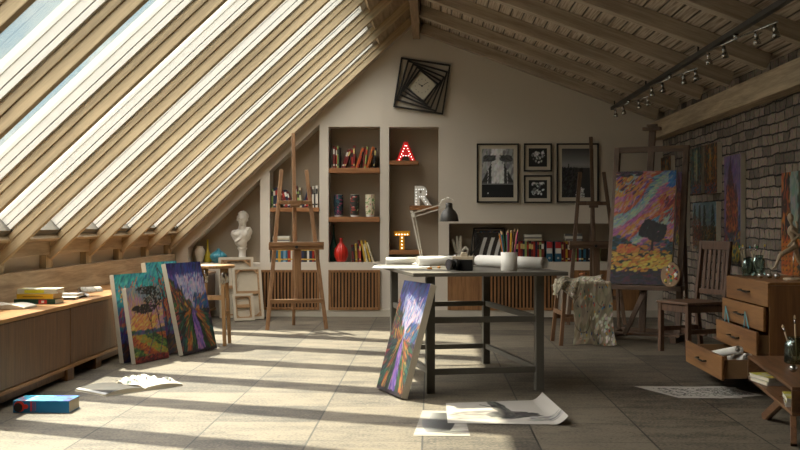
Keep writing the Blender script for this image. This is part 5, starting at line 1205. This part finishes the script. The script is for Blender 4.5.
for i, (c, nm) in enumerate((('B02A22', 'red'), ('2E7A3A', 'green'), ('C8A82A', 'yellow'))):
    p = on_low(-.10+.03*i, .02-.05*i, zt+.006); th = thing('crayon', '%s crayon lying behind the steel balls on the low table' % nm, 'crayon', p, la+.6-.3*i, 'crayons on the low table')
    bm = bmesh.new(); tube(bm, (-.05, 0, 0), (.05, 0, 0), .0055, n=10); obj('stick', bm, plain(c, .4, name='crayon'), th); bm = bmesh.new(); tube(bm, (.05, 0, 0), (.062, 0, 0), .0055, .001, n=10); obj('tip', bm, plain(c, .4, name='crayon'), th)

# ================================================================= PICTURES ON THE BRICK WALL
def wallpic(label, y0, y1, z0, z1, art, t_=.045):
    th = canvas('wall_painting', label, 'painting', y1-y0, z1-z0, t_, art, (2.797-t_, (y0+y1)/2, z0), -PI/2, 0, 'canvases on the brick wall', EDGE, dim=.68, sat=1.25)
    return th
# canvas() faces local -Y; yaw -90 deg turns that to -X, so left in the picture is the far end
wallpic('small dark orange canvas high on the brick wall, farthest of all', 12.25, 12.78, 1.45, 1.91, art_forest(30, 30, 21))
wallpic('tall grey-violet canvas on the brick wall just right of the studio easel', 11.54, 12.05, .89, 1.70, art_church(36, 56, 31))
wallpic('teal forest canvas, left of the upper pair on the brick wall', 10.88, 11.33, 1.44, 1.915, art_forest(36, 52, 7, False))
wallpic('orange forest canvas, right of the upper pair on the brick wall', 10.29, 10.77, 1.43, 1.915, art_forest(38, 52, 9))
wallpic('canvas of dark trees along a bright path, below the upper pair', 10.32, 11.24, .87, 1.345, art_allee(52, 44, 3))
wallpic('tall purple canvas of a church tower on the brick wall', 9.52, 10.04, .78, 1.755, art_church(50, 110, 5))
wallpic('tall orange and green city canvas behind the running mannequin', 7.55, 8.42, .74, 1.53, art_city(60, 96, 7))

# ================================================================= TRACK LIGHTS
t = thing('track_rail', 'long black lighting rail under the right ceiling slope', 'lighting rail', (2.17, 8.0, 2.50))
obj('rail', bx(-.022, .022, -4.4, 4.75, -.02, .02), DARKM, t, .003)
for y in (-3.5, -1.4, .69, 2.78, 4.6):
    bm = bmesh.new(); tube(bm, (0, y, .018), (0, y, .075+.0), .008, n=8); obj('hanger', bm, DARKM, t)
def fixture(label, yc, group='spotlight bars on the ceiling rail'):
    t = thing('spotlight_bar', label, 'spotlight', (2.17, yc, 2.479), 0, group)
    bm = bmesh.new(); tube(bm, (0, 0, 0), (0, 0, -.03), .02, .014, n=14); obj('mount', bm, CHROME, t)
    bm = bmesh.new(); path(bm, [(-.05, .62, -.03), (.0, .0, -.03), (.09, -.62, -.03)], .006); obj('arm', bm, CHROME, t)
    for k, (x, y) in enumerate(((-.045, .58), (-.01, .28), (.045, -.32), (.085, -.58))):
        bm = bmesh.new(); tube(bm, (x, y, -.03), (x, y, -.055), .004, n=8); d = Vector((.12, -.1 if k % 2 else .12, -1)).normalized(); p = Vector((x, y, -.05))
        tube(bm, p-d*.01, p+d*.04, .014, .016, n=14); tube(bm, p+d*.04, p+d*.075, .02, .028, n=14); s_ = obj('spotlight', bm, CHROME, t)
        bm = bmesh.new(); tube(bm, p+d*.0755, p+d*.077, .022, n=14); obj('lamp_face', bm, plain('2A2826', .2, name='lamp_face'), s_)
fixture('farthest chrome spotlight bar on the ceiling rail, near the back wall', 11.7); fixture('middle chrome spotlight bar of three on the ceiling rail', 9.7); fixture('nearest chrome spotlight bar of three on the ceiling rail', 7.62)
